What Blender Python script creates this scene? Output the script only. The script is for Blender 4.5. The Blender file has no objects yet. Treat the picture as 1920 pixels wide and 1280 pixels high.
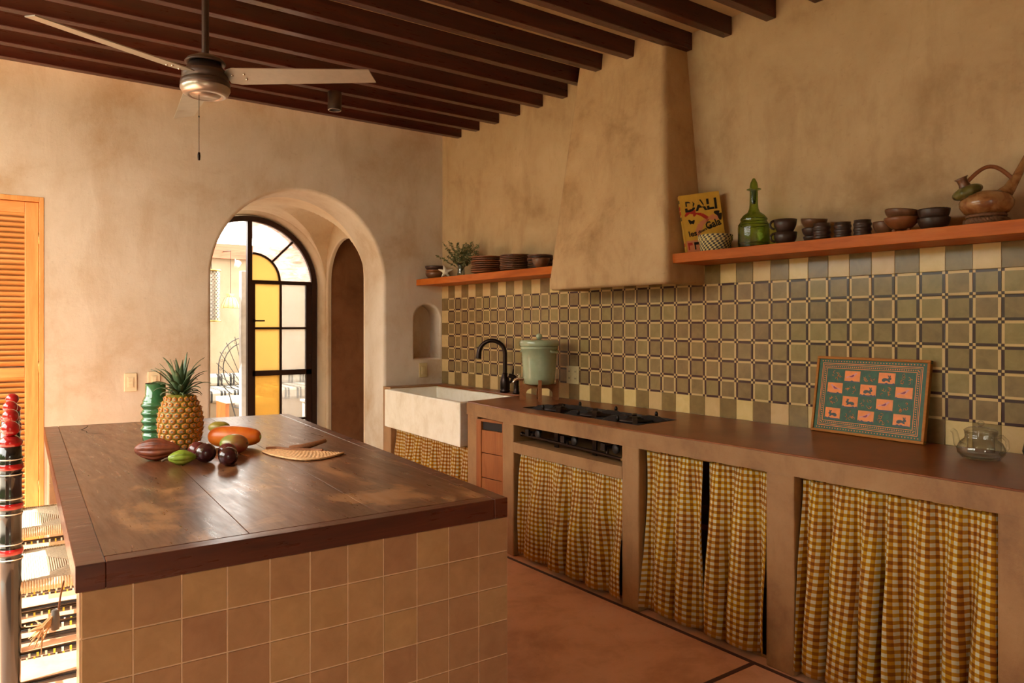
import bpy, bmesh, math, random
from math import sin, cos, pi, radians, sqrt, atan2
from mathutils import Vector, Matrix, Euler
from mathutils.geometry import tessellate_polygon

random.seed(7)
S = bpy.context.scene
COL = S.collection

# ------------------------------------------------------------------ camera
cam_d = bpy.data.cameras.new('camera')
cam = bpy.data.objects.new('camera', cam_d); COL.objects.link(cam)
FPX = 1388.7
cam_d.sensor_fit = 'HORIZONTAL'; cam_d.sensor_width = 36.0
cam_d.lens = 36.0 * FPX / 1920.0
cam_d.shift_x = (960 - 938.8) / 1920.0
cam_d.shift_y = -(640 - 608.85) / 1920.0
cam_d.clip_start = 0.05
EYE = 1.31
cam.location = (-3.208, -5.274, EYE)
cam.rotation_euler = (pi / 2, 0, -0.625)
S.camera = cam

# ------------------------------------------------------------------ world, sun, exposure
W = bpy.data.worlds.new('world'); S.world = W; W.use_nodes = True
bg = W.node_tree.nodes['Background']
bg.inputs[0].default_value = (0.97, 0.95, 0.87, 1)
bg.inputs[1].default_value = 10.5
sun_d = bpy.data.lights.new('sun', 'SUN'); sun_d.energy = 15.0; sun_d.angle = radians(0.6)
sun_d.color = (1.0, 0.95, 0.87)
sun = bpy.data.objects.new('sun', sun_d); COL.objects.link(sun)
_d = Vector((cos(radians(7)), sin(radians(7)), -math.tan(radians(53)))).normalized()
sun.rotation_euler = _d.to_track_quat('-Z', 'Y').to_euler()
S.view_settings.view_transform = 'Standard'
S.view_settings.look = 'None'
S.view_settings.exposure = 0.05
S.view_settings.gamma = 1.0
S.view_settings.use_curve_mapping = False
S.render.film_transparent = False
S.cycles.max_bounces = 14
S.cycles.diffuse_bounces = 8
S.cycles.glossy_bounces = 5
S.cycles.transmission_bounces = 10
S.cycles.transparent_max_bounces = 16
S.cycles.caustics_reflective = False
S.cycles.caustics_refractive = False
S.cycles.sample_clamp_indirect = 6.0
S.cycles.use_denoising = True

# ------------------------------------------------------------------ helpers
def lin(r, g, b):
    f = lambda c: (c / 255 / 12.92) if c / 255 <= 0.04045 else ((c / 255 + 0.055) / 1.055) ** 2.4
    return (f(r), f(g), f(b), 1.0)

def tagp(o, label=None, cat=None, group=None, kind=None):
    if label: o['label'] = label
    if cat: o['category'] = cat
    if group: o['group'] = group
    if kind: o['kind'] = kind
    return o

def empty(name, loc=(0, 0, 0), rz=0, label=None, cat=None, group=None, kind=None):
    o = bpy.data.objects.new(name, None); COL.objects.link(o)
    o.location = loc; o.rotation_euler = (0, 0, rz); o.empty_display_size = 0.05
    return tagp(o, label, cat, group, kind)

def link_copy(o, parent=None, loc=None, rot=None, scale=None):
    c = o.copy(); COL.objects.link(c)
    if parent is not None: c.parent = parent
    if loc is not None: c.location = loc
    if rot is not None: c.rotation_euler = rot
    if scale is not None: c.scale = scale
    return c

def copy_tree(o, parent=None):
    c = o.copy(); COL.objects.link(c); c.parent = parent
    for ch in list(o.children): copy_tree(ch, c)
    return c

class MB:
    def __init__(s, M=None): s.v = []; s.f = []; s.uv = {}; s.sm = []; s.M = M
    def add(s, vs, fs, smooth=False, uvs=None):
        o = len(s.v)
        for p in vs:
            p = Vector(p)
            s.v.append(s.M @ p if s.M is not None else p)
        for i, f in enumerate(fs):
            if uvs: s.uv[len(s.f)] = uvs[i]
            s.f.append([o + k for k in f]); s.sm.append(smooth)
        return s
    def box(s, a, b):
        x0, y0, z0 = a; x1, y1, z1 = b
        return s.hexa([(x0, y0, z0), (x1, y0, z0), (x1, y1, z0), (x0, y1, z0), (x0, y0, z1), (x1, y0, z1), (x1, y1, z1), (x0, y1, z1)])
    def hexa(s, p, smooth=False):
        return s.add(p, [(0, 3, 2, 1), (4, 5, 6, 7), (0, 1, 5, 4), (1, 2, 6, 5), (2, 3, 7, 6), (3, 0, 4, 7)], smooth)
    def cbox(s, c, d, R=None):
        hx, hy, hz = d[0] / 2, d[1] / 2, d[2] / 2
        P = [(-hx, -hy, -hz), (hx, -hy, -hz), (hx, hy, -hz), (-hx, hy, -hz), (-hx, -hy, hz), (hx, -hy, hz), (hx, hy, hz), (-hx, hy, hz)]
        P = [(R @ Vector(q) if R is not None else Vector(q)) + Vector(c) for q in P]
        return s.hexa(P)
    def prism(s, poly, z0, z1):
        n = len(poly)
        vs = [(x, y, z0) for x, y in poly] + [(x, y, z1) for x, y in poly]
        fs = [tuple(range(n - 1, -1, -1)), tuple(range(n, 2 * n))] + [(i, (i + 1) % n, n + (i + 1) % n, n + i) for i in range(n)]
        return s.add(vs, fs)
    def lathe(s, prof, seg=24, c=(0, 0, 0), R=None, closed=False, smooth=True, wob=None):
        vs = []; fs = []; n = len(prof)
        for i in range(seg):
            a = 2 * pi * i / seg
            for j, (r, z) in enumerate(prof):
                k = wob(a, j) if wob else 1.0
                p = Vector((r * k * cos(a), r * k * sin(a), z))
                if R is not None: p = R @ p
                vs.append(p + Vector(c))
        for i in range(seg):
            i2 = (i + 1) % seg
            for j in range(n if closed else n - 1):
                j2 = (j + 1) % n
                fs.append((i * n + j, i2 * n + j, i2 * n + j2, i * n + j2))
        return s.add(vs, fs, smooth)
    def tube(s, path, r, seg=8, closed=False, caps=True, smooth=True):
        path = [Vector(p) for p in path]; n = len(path)
        rs = r if isinstance(r, (list, tuple)) else [r] * n
        vs = []; fs = []; up = None
        for i, p in enumerate(path):
            if closed: t = path[(i + 1) % n] - path[i - 1]
            else: t = path[min(i + 1, n - 1)] - path[max(i - 1, 0)]
            if t.length < 1e-9: t = Vector((0, 0, 1))
            t.normalize()
            if up is None:
                up = Vector((0, 0, 1)) if abs(t.z) < 0.9 else Vector((1, 0, 0))
            up = up - t * up.dot(t)
            if up.length < 1e-6: up = t.orthogonal()
            up.normalize()
            a = t.cross(up).normalized(); b = up
            for k in range(seg):
                q = 2 * pi * k / seg
                vs.append(p + (a * cos(q) + b * sin(q)) * rs[i])
        m = n if closed else n - 1
        for i in range(m):
            i2 = (i + 1) % n
            for k in range(seg):
                k2 = (k + 1) % seg
                fs.append((i * seg + k, i * seg + k2, i2 * seg + k2, i2 * seg + k))
        s.add(vs, fs, smooth)
        if caps and not closed:
            s.add([vs[k] for k in range(seg)], [tuple(range(seg))])
            s.add([vs[(n - 1) * seg + k] for k in range(seg)], [tuple(range(seg - 1, -1, -1))])
        return s
    def ellip(s, c, r, seg=20, rings=12, R=None, fn=None):
        prof = []
        vs = []; fs = []
        for i in range(rings + 1):
            t = pi * i / rings
            for k in range(seg):
                a = 2 * pi * k / seg
                p = Vector((r[0] * sin(t) * cos(a), r[1] * sin(t) * sin(a), -r[2] * cos(t)))
                if fn: p = fn(p, t, a)
                if R is not None: p = R @ p
                vs.append(p + Vector(c))
        for i in range(rings):
            for k in range(seg):
                k2 = (k + 1) % seg
                fs.append((i * seg + k, i * seg + k2, (i + 1) * seg + k2, (i + 1) * seg + k))
        return s.add(vs, fs, True)
    def grid(s, nu, nv, fn, uvfn=None, smooth=True):
        vs = [fn(i / nu, j / nv) for j in range(nv + 1) for i in range(nu + 1)]
        fs = []; uvs = []
        for j in range(nv):
            for i in range(nu):
                a = j * (nu + 1) + i
                fs.append((a, a + 1, a + nu + 2, a + nu + 1))
                if uvfn: uvs.append([uvfn(i / nu, j / nv), uvfn((i + 1) / nu, j / nv), uvfn((i + 1) / nu, (j + 1) / nv), uvfn(i / nu, (j + 1) / nv)])
        return s.add(vs, fs, smooth, uvs if uvfn else None)
    def mesh(s, name):
        me = bpy.data.meshes.new(name)
        me.from_pydata([tuple(p) for p in s.v], [], s.f)
        me.polygons.foreach_set('use_smooth', s.sm)
        if s.uv:
            L = me.uv_layers.new(name='UVMap')
            for pi_, poly in enumerate(me.polygons):
                u = s.uv.get(pi_)
                for q, li in enumerate(poly.loop_indices):
                    L.data[li].uv = u[q] if u else (0.5, 0.5)
        me.update()
        return me
    def build(s, name, mat, parent=None, loc=None, rot=None, bevel=0, seg=2, weld=False, kind=None):
        me = s.mesh(name)
        if weld:
            bm = bmesh.new(); bm.from_mesh(me); bmesh.ops.remove_doubles(bm, verts=bm.verts, dist=1e-5); bmesh.ops.recalc_face_normals(bm, faces=bm.faces); bm.to_mesh(me); bm.free()
        return obj(name, me, mat, parent, loc, rot, bevel, seg, kind)

def obj(name, me, mat, parent=None, loc=None, rot=None, bevel=0, seg=2, kind=None):
    o = bpy.data.objects.new(name, me); COL.objects.link(o)
    if mat is not None and not me.materials: me.materials.append(mat)
    if parent is not None: o.parent = parent
    if loc is not None: o.location = loc
    if rot is not None: o.rotation_euler = rot
    if bevel:
        m = o.modifiers.new('bevel', 'BEVEL'); m.width = bevel; m.segments = seg; m.limit_method = 'ANGLE'; m.angle_limit = radians(38)
    if kind: o['kind'] = kind
    return o

def plate(outer, holes, P, th, caps=()):
    """flat plate with rounded holes. outer: 2d pts; holes: list of ring lists [(pts2d, w), ...]; P maps (u,v,w) to 3d."""
    mb = MB()
    for side in (0, 1):
        w = 0 if side == 0 else th
        loops = [[(u, v) for u, v in outer]]
        for h in holes:
            if side == 1 and h['blind']: continue
            loops.append(h['rings'][0 if side == 0 else -1][0])
        pts = [Vector((u, v, 0)) for L in loops for u, v in L]
        tris = tessellate_polygon([[Vector((u, v, 0)) for u, v in L] for L in loops])
        mb.add([P(p.x, p.y, w) for p in pts], [tuple(t) for t in tris])
    n = len(outer)
    mb.add([P(u, v, 0) for u, v in outer] + [P(u, v, th) for u, v in outer], [(i, (i + 1) % n, n + (i + 1) % n, n + i) for i in range(n)])
    for h in holes:
        R = h['rings']; m = len(R[0][0])
        vs = [P(u, v, w) for L, w in R for u, v in L]
        fs = []
        for k in range(len(R) - 1):
            for i in range(m):
                i2 = (i + 1) % m
                fs.append((k * m + i, k * m + i2, (k + 1) * m + i2, (k + 1) * m + i))
        mb.add(vs, fs, h.get('smooth', True))
        if h['blind']:
            L, w = R[-1]
            mb.add([P(u, v, w) for u, v in L], [tuple(range(m))])
    return mb

def arch(c, r, zs, z0, n=40, ry=None):
    ry = r if ry is None else ry
    L = [(c - r, z0)]
    L += [(c - r * cos(pi * i / n), zs + ry * sin(pi * i / n)) for i in range(n + 1)]
    L += [(c + r, z0)]
    return L

def rrect(x0, z0, x1, z1):
    return [(x0, z0), (x0, z1), (x1, z1), (x1, z0)]

# ------------------------------------------------------------------ materials
MATS = {}
def new_mat(name):
    m = bpy.data.materials.new(name); m.use_nodes = True
    nt = m.node_tree; b = nt.nodes['Principled BSDF']
    MATS[name] = m
    return m, nt, b

def N(nt, t, **kw):
    n = nt.nodes.new(t)
    for k, v in kw.items():
        if k.startswith('i_'):
            key = k[2:]
            n.inputs[int(key) if key.isdigit() else key.replace('_', ' ')].default_value = v
        else: setattr(n, k, v)
    return n

def coords(nt, mode, scale=(1, 1, 1), rot=(0, 0, 0)):
    if mode == 'world':
        g = N(nt, 'ShaderNodeNewGeometry'); out = g.outputs['Position']
    else:
        t = N(nt, 'ShaderNodeTexCoord'); out = t.outputs['Object' if mode == 'obj' else 'UV']
    m = N(nt, 'ShaderNodeMapping'); m.inputs['Scale'].default_value = scale; m.inputs['Rotation'].default_value = rot
    nt.links.new(out, m.inputs['Vector'])
    return m.outputs['Vector']

def noise(nt, vec, scale, detail=5, rough=0.55, dist=0.0):
    n = N(nt, 'ShaderNodeTexNoise'); n.inputs['Scale'].default_value = scale; n.inputs['Detail'].default_value = detail
    n.inputs['Roughness'].default_value = rough; n.inputs['Distortion'].default_value = dist
    nt.links.new(vec, n.inputs['Vector']); return n.outputs['Fac']

def ramp(nt, fac, stops, interp='LINEAR'):
    r = N(nt, 'ShaderNodeValToRGB'); cr = r.color_ramp; cr.interpolation = interp
    while len(cr.elements) > len(stops): cr.elements.remove(cr.elements[-1])
    while len(cr.elements) < len(stops): cr.elements.new(0.5)
    for e, (p, c) in zip(cr.elements, stops): e.position = p; e.color = c
    nt.links.new(fac, r.inputs['Fac']); return r.outputs['Color']

def mixc(nt, fac, a, b, mode='MIX'):
    m = N(nt, 'ShaderNodeMix'); m.data_type = 'RGBA'; m.blend_type = mode
    ins = [i for i in m.inputs if i.enabled]
    for sock, v in ((ins[0], fac), (ins[1], a), (ins[2], b)):
        if hasattr(v, 'node'): nt.links.new(v, sock)
        else: sock.default_value = v
    return [o for o in m.outputs if o.enabled][0]

def math_n(nt, op, a, b=None, c=None):
    m = N(nt, 'ShaderNodeMath', operation=op)
    for i, v in enumerate((a, b, c)):
        if v is None: continue
        if hasattr(v, 'node'): nt.links.new(v, m.inputs[i])
        else: m.inputs[i].default_value = v
    return m.outputs[0]

def bump(nt, b, h, strength, dist=0.01):
    n = N(nt, 'ShaderNodeBump'); n.inputs['Strength'].default_value = strength; n.inputs['Distance'].default_value = dist
    nt.links.new(h, n.inputs['Height']); nt.links.new(n.outputs['Normal'], b.inputs['Normal'])

def plain(name, c, rough=0.5, metal=0.0, var=0.0, coat=0.0, mode='obj', vs=30, spec=None, bmp=0.0):
    m, nt, b = new_mat(name)
    b.inputs['Roughness'].default_value = rough; b.inputs['Metallic'].default_value = metal
    if coat: b.inputs['Coat Weight'].default_value = coat; b.inputs['Coat Roughness'].default_value = 0.08
    if spec is not None: b.inputs['Specular IOR Level'].default_value = spec
    v = coords(nt, mode); f = noise(nt, v, vs, 4)
    k = max(var, 0.06)
    d = (c[0] * (1 - k), c[1] * (1 - k), c[2] * (1 - k), 1); e = (min(1, c[0] * (1 + k)), min(1, c[1] * (1 + k)), min(1, c[2] * (1 + k)), 1)
    nt.links.new(ramp(nt, f, [(0.3, d), (0.7, e)]), b.inputs['Base Color'])
    if bmp: bump(nt, b, f, bmp, 0.004)
    return m

def plaster(name, base, dark, light, rough=0.62, scale=1.0, mode='world', bmp=0.25, spec=0.3):
    m, nt, b = new_mat(name)
    v = coords(nt, mode)
    big = noise(nt, v, 1.5 * scale, 9, 0.66, 0.25)
    c = ramp(nt, big, [(0.30, dark), (0.48, base), (0.72, light)])
    v2 = coords(nt, mode, (1, 1, 0.35))
    streak = noise(nt, v2, 5 * scale, 8, 0.68, 0.25)
    c = mixc(nt, ramp(nt, streak, [(0.50, (0, 0, 0, 1)), (0.76, (0.6, 0.6, 0.6, 1))]), c, dark)
    v3 = coords(nt, mode, (1, 1, 1.6))
    sp = noise(nt, v3, 26 * scale, 8, 0.7, 0.4)
    c = mixc(nt, ramp(nt, sp, [(0.60, (0, 0, 0, 1)), (0.80, (0.5, 0.5, 0.5, 1))]), c, (dark[0] * 0.7, dark[1] * 0.66, dark[2] * 0.6, 1))
    nt.links.new(c, b.inputs['Base Color'])
    b.inputs['Roughness'].default_value = rough; b.inputs['Specular IOR Level'].default_value = spec
    h = math_n(nt, 'ADD', streak, math_n(nt, 'MULTIPLY', sp, 0.35))
    if bmp: bump(nt, b, h, bmp, 0.012)
    return m

def wood(name, c1, c2, c3, axis='x', scale=1.0, rough=0.35, mode='obj', bmp=0.12, coat=0.0, patch=None, spec=0.5):
    m, nt, b = new_mat(name)
    st = {'x': (0.12, 1, 1), 'y': (1, 0.12, 1), 'z': (1, 1, 0.12)}[axis]
    v = coords(nt, mode, st)
    g = noise(nt, v, 14 * scale, 6, 0.6, 1.5)
    c = ramp(nt, g, [(0.3, c1), (0.5, c2), (0.72, c3)])
    v2 = coords(nt, mode, tuple(q * 5 for q in st))
    fine = noise(nt, v2, 22 * scale, 5, 0.6)
    c = mixc(nt, ramp(nt, fine, [(0.5, (0, 0, 0, 1)), (0.8, (0.6, 0.6, 0.6, 1))]), c, c1)
    if patch:
        pv = coords(nt, mode, tuple(min(1, q * 4) for q in st))
        pn = noise(nt, pv, patch[1], 7, 0.65, 0.8)
        c = mixc(nt, ramp(nt, pn, [(patch[2], (0, 0, 0, 1)), (patch[2] + 0.07, (0.8, 0.8, 0.8, 1))]), c, patch[0])
    nt.links.new(c, b.inputs['Base Color'])
    nt.links.new(ramp(nt, fine, [(0.3, (rough * 0.85,) * 3 + (1,)), (0.7, (min(1, rough * 1.25),) * 3 + (1,))]), b.inputs['Roughness'])
    b.inputs['Specular IOR Level'].default_value = spec
    if coat: b.inputs['Coat Weight'].default_value = coat; b.inputs['Coat Roughness'].default_value = 0.12
    if bmp: bump(nt, b, fine, bmp, 0.003)
    return m

def thin_glass(name, tint, gloss=0.1, rough=0.02, diff=0.0, bumpy=0.0, bscale=60, streak=None):
    """single pane: tinted transparency, a surface reflection and a share of translucent scatter."""
    m = bpy.data.materials.new(name); m.use_nodes = True; nt = m.node_tree; nt.nodes.clear(); MATS[name] = m
    out = N(nt, 'ShaderNodeOutputMaterial')
    tr = N(nt, 'ShaderNodeBsdfTransparent'); gl = N(nt, 'ShaderNodeBsdfGlossy'); gl.inputs['Roughness'].default_value = rough
    tl = N(nt, 'ShaderNodeBsdfTranslucent')
    col = tint
    if streak:
        v = coords(nt, 'obj', (1, 1, 3.5), (0, 0.5, 0)); col = ramp(nt, noise(nt, v, 7, 5, 0.6, 1.5), [(0.35, streak), (0.62, tint)])
        nt.links.new(col, tr.inputs['Color']); nt.links.new(col, tl.inputs['Color'])
    else:
        tl.inputs['Color'].default_value = tint
        fl = N(nt, 'ShaderNodeLayerWeight'); fl.inputs['Blend'].default_value = 0.35
        nt.links.new(mixc(nt, fl.outputs['Facing'], tint, tuple(c * c * c * 0.75 for c in tint[:3]) + (1,)), tr.inputs['Color'])
    m1 = N(nt, 'ShaderNodeMixShader'); m1.inputs[0].default_value = diff
    nt.links.new(tr.outputs[0], m1.inputs[1]); nt.links.new(tl.outputs[0], m1.inputs[2])
    lw = N(nt, 'ShaderNodeLayerWeight'); lw.inputs['Blend'].default_value = 0.5
    fac = math_n(nt, 'ADD', math_n(nt, 'MULTIPLY', math_n(nt, 'POWER', lw.outputs['Facing'], 3.5), 0.75), 0.035 + gloss * 0.1)
    m2 = N(nt, 'ShaderNodeMixShader'); nt.links.new(fac, m2.inputs[0])
    nt.links.new(m1.outputs[0], m2.inputs[1]); nt.links.new(gl.outputs[0], m2.inputs[2])
    if bumpy:
        v = coords(nt, 'obj'); n = noise(nt, v, bscale, 3); bn = N(nt, 'ShaderNodeBump'); bn.inputs['Strength'].default_value = bumpy
        bn.inputs['Distance'].default_value = 0.01
        nt.links.new(n, bn.inputs['Height']); nt.links.new(bn.outputs[0], gl.inputs['Normal']); nt.links.new(bn.outputs[0], lw.inputs['Normal'])
    nt.links.new(m2.outputs[0], out.inputs['Surface'])
    return m

M = {}
M['plaster'] = plaster('limewash plaster', lin(206, 190, 168), lin(182, 155, 122), lin(219, 207, 190))
M['plaster_r'] = plaster('ochre plaster', lin(188, 158, 116), lin(156, 122, 82), lin(202, 174, 132), scale=1.15)
M['hood'] = plaster('hood plaster', lin(188, 154, 110), lin(150, 114, 74), lin(202, 170, 126), scale=1.6, bmp=0.35)
M['concrete'] = plaster('polished cement', lin(148, 108, 68), lin(120, 84, 52), lin(162, 124, 82), rough=0.5, scale=2.4, bmp=0.2, spec=0.4)
M['worktop'] = plaster('burnished cement top', lin(132, 74, 38), lin(110, 58, 28), lin(146, 88, 48), rough=0.32, scale=2.0, bmp=0.0, spec=0.2)
M['floor'] = plaster('terracotta cement floor', lin(220, 166, 126), lin(186, 134, 98), lin(228, 180, 144), rough=0.5, scale=1.5, bmp=0.08, spec=0.4)
M['passage_shade'] = plaster('plaster with painted shade', lin(152, 104, 70), lin(126, 82, 54), lin(164, 116, 80), scale=1.8)  # plaster browned down so its colour stands in for the passage's shade
M['plaster_v'] = plaster('pale vestibule plaster', lin(226, 206, 176), lin(206, 176, 138), lin(234, 220, 196))
M['inlay'] = plain('dark inlay', lin(80, 48, 40), 0.6, var=0.2, mode='world')
M['ceiling'] = plaster('cream ceiling', lin(206, 174, 128), lin(190, 152, 104), lin(216, 190, 150), bmp=0.1)
M['beam'] = wood('dark red beam wood', lin(48, 16, 10), lin(64, 22, 14), lin(82, 32, 20), 'x', 0.7, 0.3, 'world', coat=0.12, spec=0.35)
M['outwall'] = plaster('patio limewash', lin(140, 122, 100), lin(126, 108, 86), lin(150, 134, 114), bmp=0.1)
M['stone_ground'] = plaster('patio paving', lin(216, 204, 186), lin(194, 180, 162), lin(226, 216, 202), bmp=0.1)
M['foliage'] = plain('garden green', lin(70, 96, 40), 0.8, var=0.5, mode='world', vs=3)
M['slatwood'] = wood('honey pine', lin(206, 136, 70), lin(222, 156, 88), lin(232, 174, 108), 'x', 0.8, 0.4, 'world')
M['stilewood'] = wood('honey pine upright', lin(206, 136, 70), lin(222, 156, 88), lin(232, 174, 108), 'z', 0.8, 0.4, 'world')
M['shelf'] = wood('red cedar shelf', lin(160, 80, 24), lin(184, 96, 32), lin(194, 110, 42), 'y', 0.8, 0.45, 'world', spec=0.15)
M['tabletop'] = wood('worn walnut top', lin(70, 38, 20), lin(96, 56, 32), lin(120, 74, 44), 'y', 0.5, 0.3, 'world', coat=0.05, patch=(lin(158, 110, 68), 3.0, 0.565))
M['tableedge'] = wood('dark mahogany edge', lin(62, 26, 16), lin(84, 38, 24), lin(104, 54, 34), 'x', 0.6, 0.3, 'world', coat=0.08)
M['cedar'] = wood('cedar drawer', lin(130, 72, 32), lin(150, 86, 40), lin(162, 100, 50), 'z', 0.8, 0.4, 'world')
M['standwood'] = wood('stand wood', lin(120, 70, 34), lin(146, 88, 44), lin(160, 102, 54), 'x', 1.0, 0.45)
M['black_iron'] = plain('black iron', lin(34, 26, 24), 0.45, 0.6, 0.15)
M['cast_iron'] = plain('cast iron', lin(48, 38, 34), 0.55, 0.4, 0.2, bmp=0.2)
M['bronze'] = plain('oil rubbed bronze', lin(46, 34, 30), 0.3, 0.8, 0.15)
M['steel'] = plain('brushed steel', lin(170, 158, 140), 0.3, 0.95, 0.1)
M['chrome'] = plain('chrome', lin(215, 205, 190), 0.12, 1.0)
M['fan_blade'] = plain('satin nickel blade', lin(176, 168, 152), 0.36, 0.75, 0.06)
M['fan_body'] = plain('bronze fan body', lin(84, 68, 60), 0.4, 0.7, 0.08)
M['fan_cap'] = plain('nickel fan cap', lin(178, 162, 148), 0.3, 0.8, 0.06)
M['grout_island'] = plain('pale grout', lin(226, 196, 158), 0.85, var=0.1, mode='world', vs=40)
M['grout_wall'] = plain('backsplash grout', lin(150, 128, 90), 0.8, var=0.12, mode='world', vs=40)
M['switch'] = plain('ivory plastic', lin(226, 208, 172), 0.4)
M['switch2'] = plain('cream plastic', lin(196, 176, 128), 0.4)
M['dark_slot'] = plain('dark slot', lin(30, 22, 18), 0.7)
M['vase_green'] = plain('green ceramic glaze', lin(58, 112, 70), 0.12, 0, 0.18, coat=0.6)
M['crock'] = plain('celadon glaze', lin(160, 172, 140), 0.16, 0, 0.05, coat=0.5)
M['sink'] = plaster('white plastered stone', lin(230, 224, 206), lin(212, 202, 178), lin(236, 232, 220), rough=0.35, scale=3.5, bmp=0.15, spec=0.5)
M['plum'] = plain('dark purple fruit skin', lin(58, 22, 26), 0.16, 0, 0.5, vs=14, coat=0.3)
M['plum_red'] = plain('reddish purple fruit skin', lin(96, 34, 36), 0.18, 0, 0.5, vs=14, coat=0.3)
M['clay_dark'] = plain('dark burnished clay', lin(60, 42, 34), 0.38, 0, 0.25, vs=20)
M['clay_mid'] = plain('brown burnished clay', lin(104, 68, 44), 0.34, 0, 0.3, vs=20)
M['clay_warm'] = plain('warm clay', lin(132, 80, 46), 0.35, 0, 0.25, vs=16)
M['white_ceramic'] = plain('white ceramic', lin(206, 194, 168), 0.4, 0, 0.1)
M['leaf'] = plain('dusty green leaf', lin(92, 98, 56), 0.6, 0, 0.35, vs=200)
M['leaf_pale'] = plain('pale dusty leaf', lin(136, 130, 84), 0.6, 0, 0.3, vs=200)
M['twig'] = plain('brown twig', lin(92, 68, 42), 0.7)
M['straw'] = plain('woven straw', lin(226, 178, 124), 0.75, 0, 0.2, vs=120, bmp=0.6)
M['straw_dark'] = plain('brown straw handle', lin(140, 88, 52), 0.7, 0, 0.2, vs=120, bmp=0.5)
M['rush'] = plain('white rush cord', lin(226, 206, 172), 0.7, 0, 0.12, vs=150, bmp=0.5)
M['lacquer'] = plain('black lacquer', lin(26, 24, 22), 0.14, 0, 0.2, coat=0.5)
M['red_lacquer'] = plain('red lacquer', lin(168, 26, 28), 0.16, 0, 0.15, coat=0.6)
M['yellow_paint'] = plain('yellow paint', lin(220, 190, 60), 0.3)
M['white_paint'] = plain('white paint', lin(230, 224, 210), 0.3)
M['green_paint'] = plain('green paint', lin(96, 140, 60), 0.3)
M['tray_wood'] = wood('tray rim wood', lin(150, 88, 26), lin(170, 106, 36), lin(184, 120, 46), 'y', 1, 0.5, 'world', spec=0.2)
M['tray_green'] = plain('tray green lacquer', lin(20, 74, 38), 0.5, 0, 0.35, vs=60)
M['tray_orange'] = plain('tray orange lacquer', lin(234, 126, 22), 0.45, 0, 0.12, vs=40)
M['tray_red'] = plain('bird red paint', lin(140, 28, 48), 0.5)
M['tray_pink'] = plain('bird pink paint', lin(220, 140, 130), 0.5)
M['tray_grey'] = plain('rabbit grey paint', lin(52, 60, 56), 0.5, 0, 0.3, vs=300)
M['tray_blue'] = plain('painted ground blue', lin(44, 58, 72), 0.5)
M['book_cover'] = plain('gold book cover', lin(206, 160, 60), 0.3, 0, 0.05)
M['book_pages'] = plain('page edges', lin(226, 196, 140), 0.7)
M['ink'] = plain('black ink', lin(24, 18, 16), 0.4)
M['ink_red'] = plain('red ink', lin(176, 44, 34), 0.4)
M['ink_pink'] = plain('flesh ink', lin(206, 130, 90), 0.4)
M['basket_a'] = plain('cream palm weave', lin(206, 186, 124), 0.7)
M['basket_b'] = plain('dark palm weave', lin(62, 58, 58), 0.7)
M['amber_body'] = thin_glass('amber vessel glass', (0.45, 0.17, 0.04, 1), 0.25, 0.03)
M['glass_clear'] = thin_glass('clear teapot glass', (0.985, 0.985, 0.97, 1), 0.1, 0.02)
M['glass_green'] = thin_glass('green bottle glass', (0.52, 0.64, 0.22, 1), 0.2, 0.03, bumpy=0.3, bscale=40)
M['glass_small'] = thin_glass('small vase glass', (0.86, 0.88, 0.84, 1), 0.2, 0.02)
M['pane_amber'] = thin_glass('amber pane', (0.74, 0.57, 0.29, 1), 0.1, 0.1, 0.4)
M['pane_amber_b'] = thin_glass('amber hammered pane', (0.66, 0.47, 0.19, 1), 0.2, 0.15, 0.45, 0.6, 90)
M['pane_clear'] = thin_glass('clear pane', (0.80, 0.78, 0.76, 1), 0.1, 0.03, 0.12)
M['pane_streak'] = thin_glass('streaky pink pane', (0.94, 0.88, 0.85, 1), 0.15, 0.08, 0.5, streak=(0.78, 0.58, 0.50, 1))
M['metal_frame'] = plain('dark brown steel frame', lin(54, 32, 26), 0.42, 0.3, 0.1)
M['brass'] = plain('aged brass', lin(180, 150, 90), 0.35, 0.9)
M['wire'] = plain('wrought iron wire', lin(64, 60, 58), 0.5, 0.5)
M['lamp_metal'] = plain('perforated lamp tin', lin(196, 192, 184), 0.4, 0.4)
M['wicker'] = plain('wicker', lin(206, 168, 116), 0.7, 0, 0.2, vs=80)
M['fabric_white'] = plain('white canvas', lin(232, 222, 206), 0.8)
M['patio_wood'] = wood('weathered pergola wood', lin(120, 66, 46), lin(146, 86, 62), lin(160, 104, 78), 'x', 0.6, 0.5, 'world')
M['greypost'] = plain('grey stone post', lin(160, 152, 146), 0.7, 0, 0.15, vs=12)
M['rug_grey'] = plain('grey cushion', lin(120, 112, 104), 0.8)

def mat_mango():
    m, nt, b = new_mat('mango skin')
    v = coords(nt, 'obj'); f = noise(nt, v, 9, 4, 0.5, 0.6)
    s = N(nt, 'ShaderNodeSeparateXYZ'); nt.links.new(v, s.inputs[0])
    g = math_n(nt, 'ADD', math_n(nt, 'MULTIPLY', s.outputs[0], 7), f)
    nt.links.new(ramp(nt, g, [(0.25, lin(122, 136, 58)), (0.5, lin(150, 138, 66)), (0.85, lin(146, 56, 44))]), b.inputs['Base Color'])
    b.inputs['Roughness'].default_value = 0.28; return m
M['mango'] = mat_mango()
def mat_two(name, c1, c2, c3, scale, rough=0.35, st=(1, 1, 1), dist=0.5):
    m, nt, b = new_mat(name)
    v = coords(nt, 'obj', st); f = noise(nt, v, scale, 5, 0.55, dist)
    nt.links.new(ramp(nt, f, [(0.35, c1), (0.52, c2), (0.68, c3)]), b.inputs['Base Color'])
    b.inputs['Roughness'].default_value = rough; return m
M['papaya'] = mat_two('papaya skin', lin(206, 84, 22), lin(224, 116, 30), lin(222, 138, 44), 8, 0.35)
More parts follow.
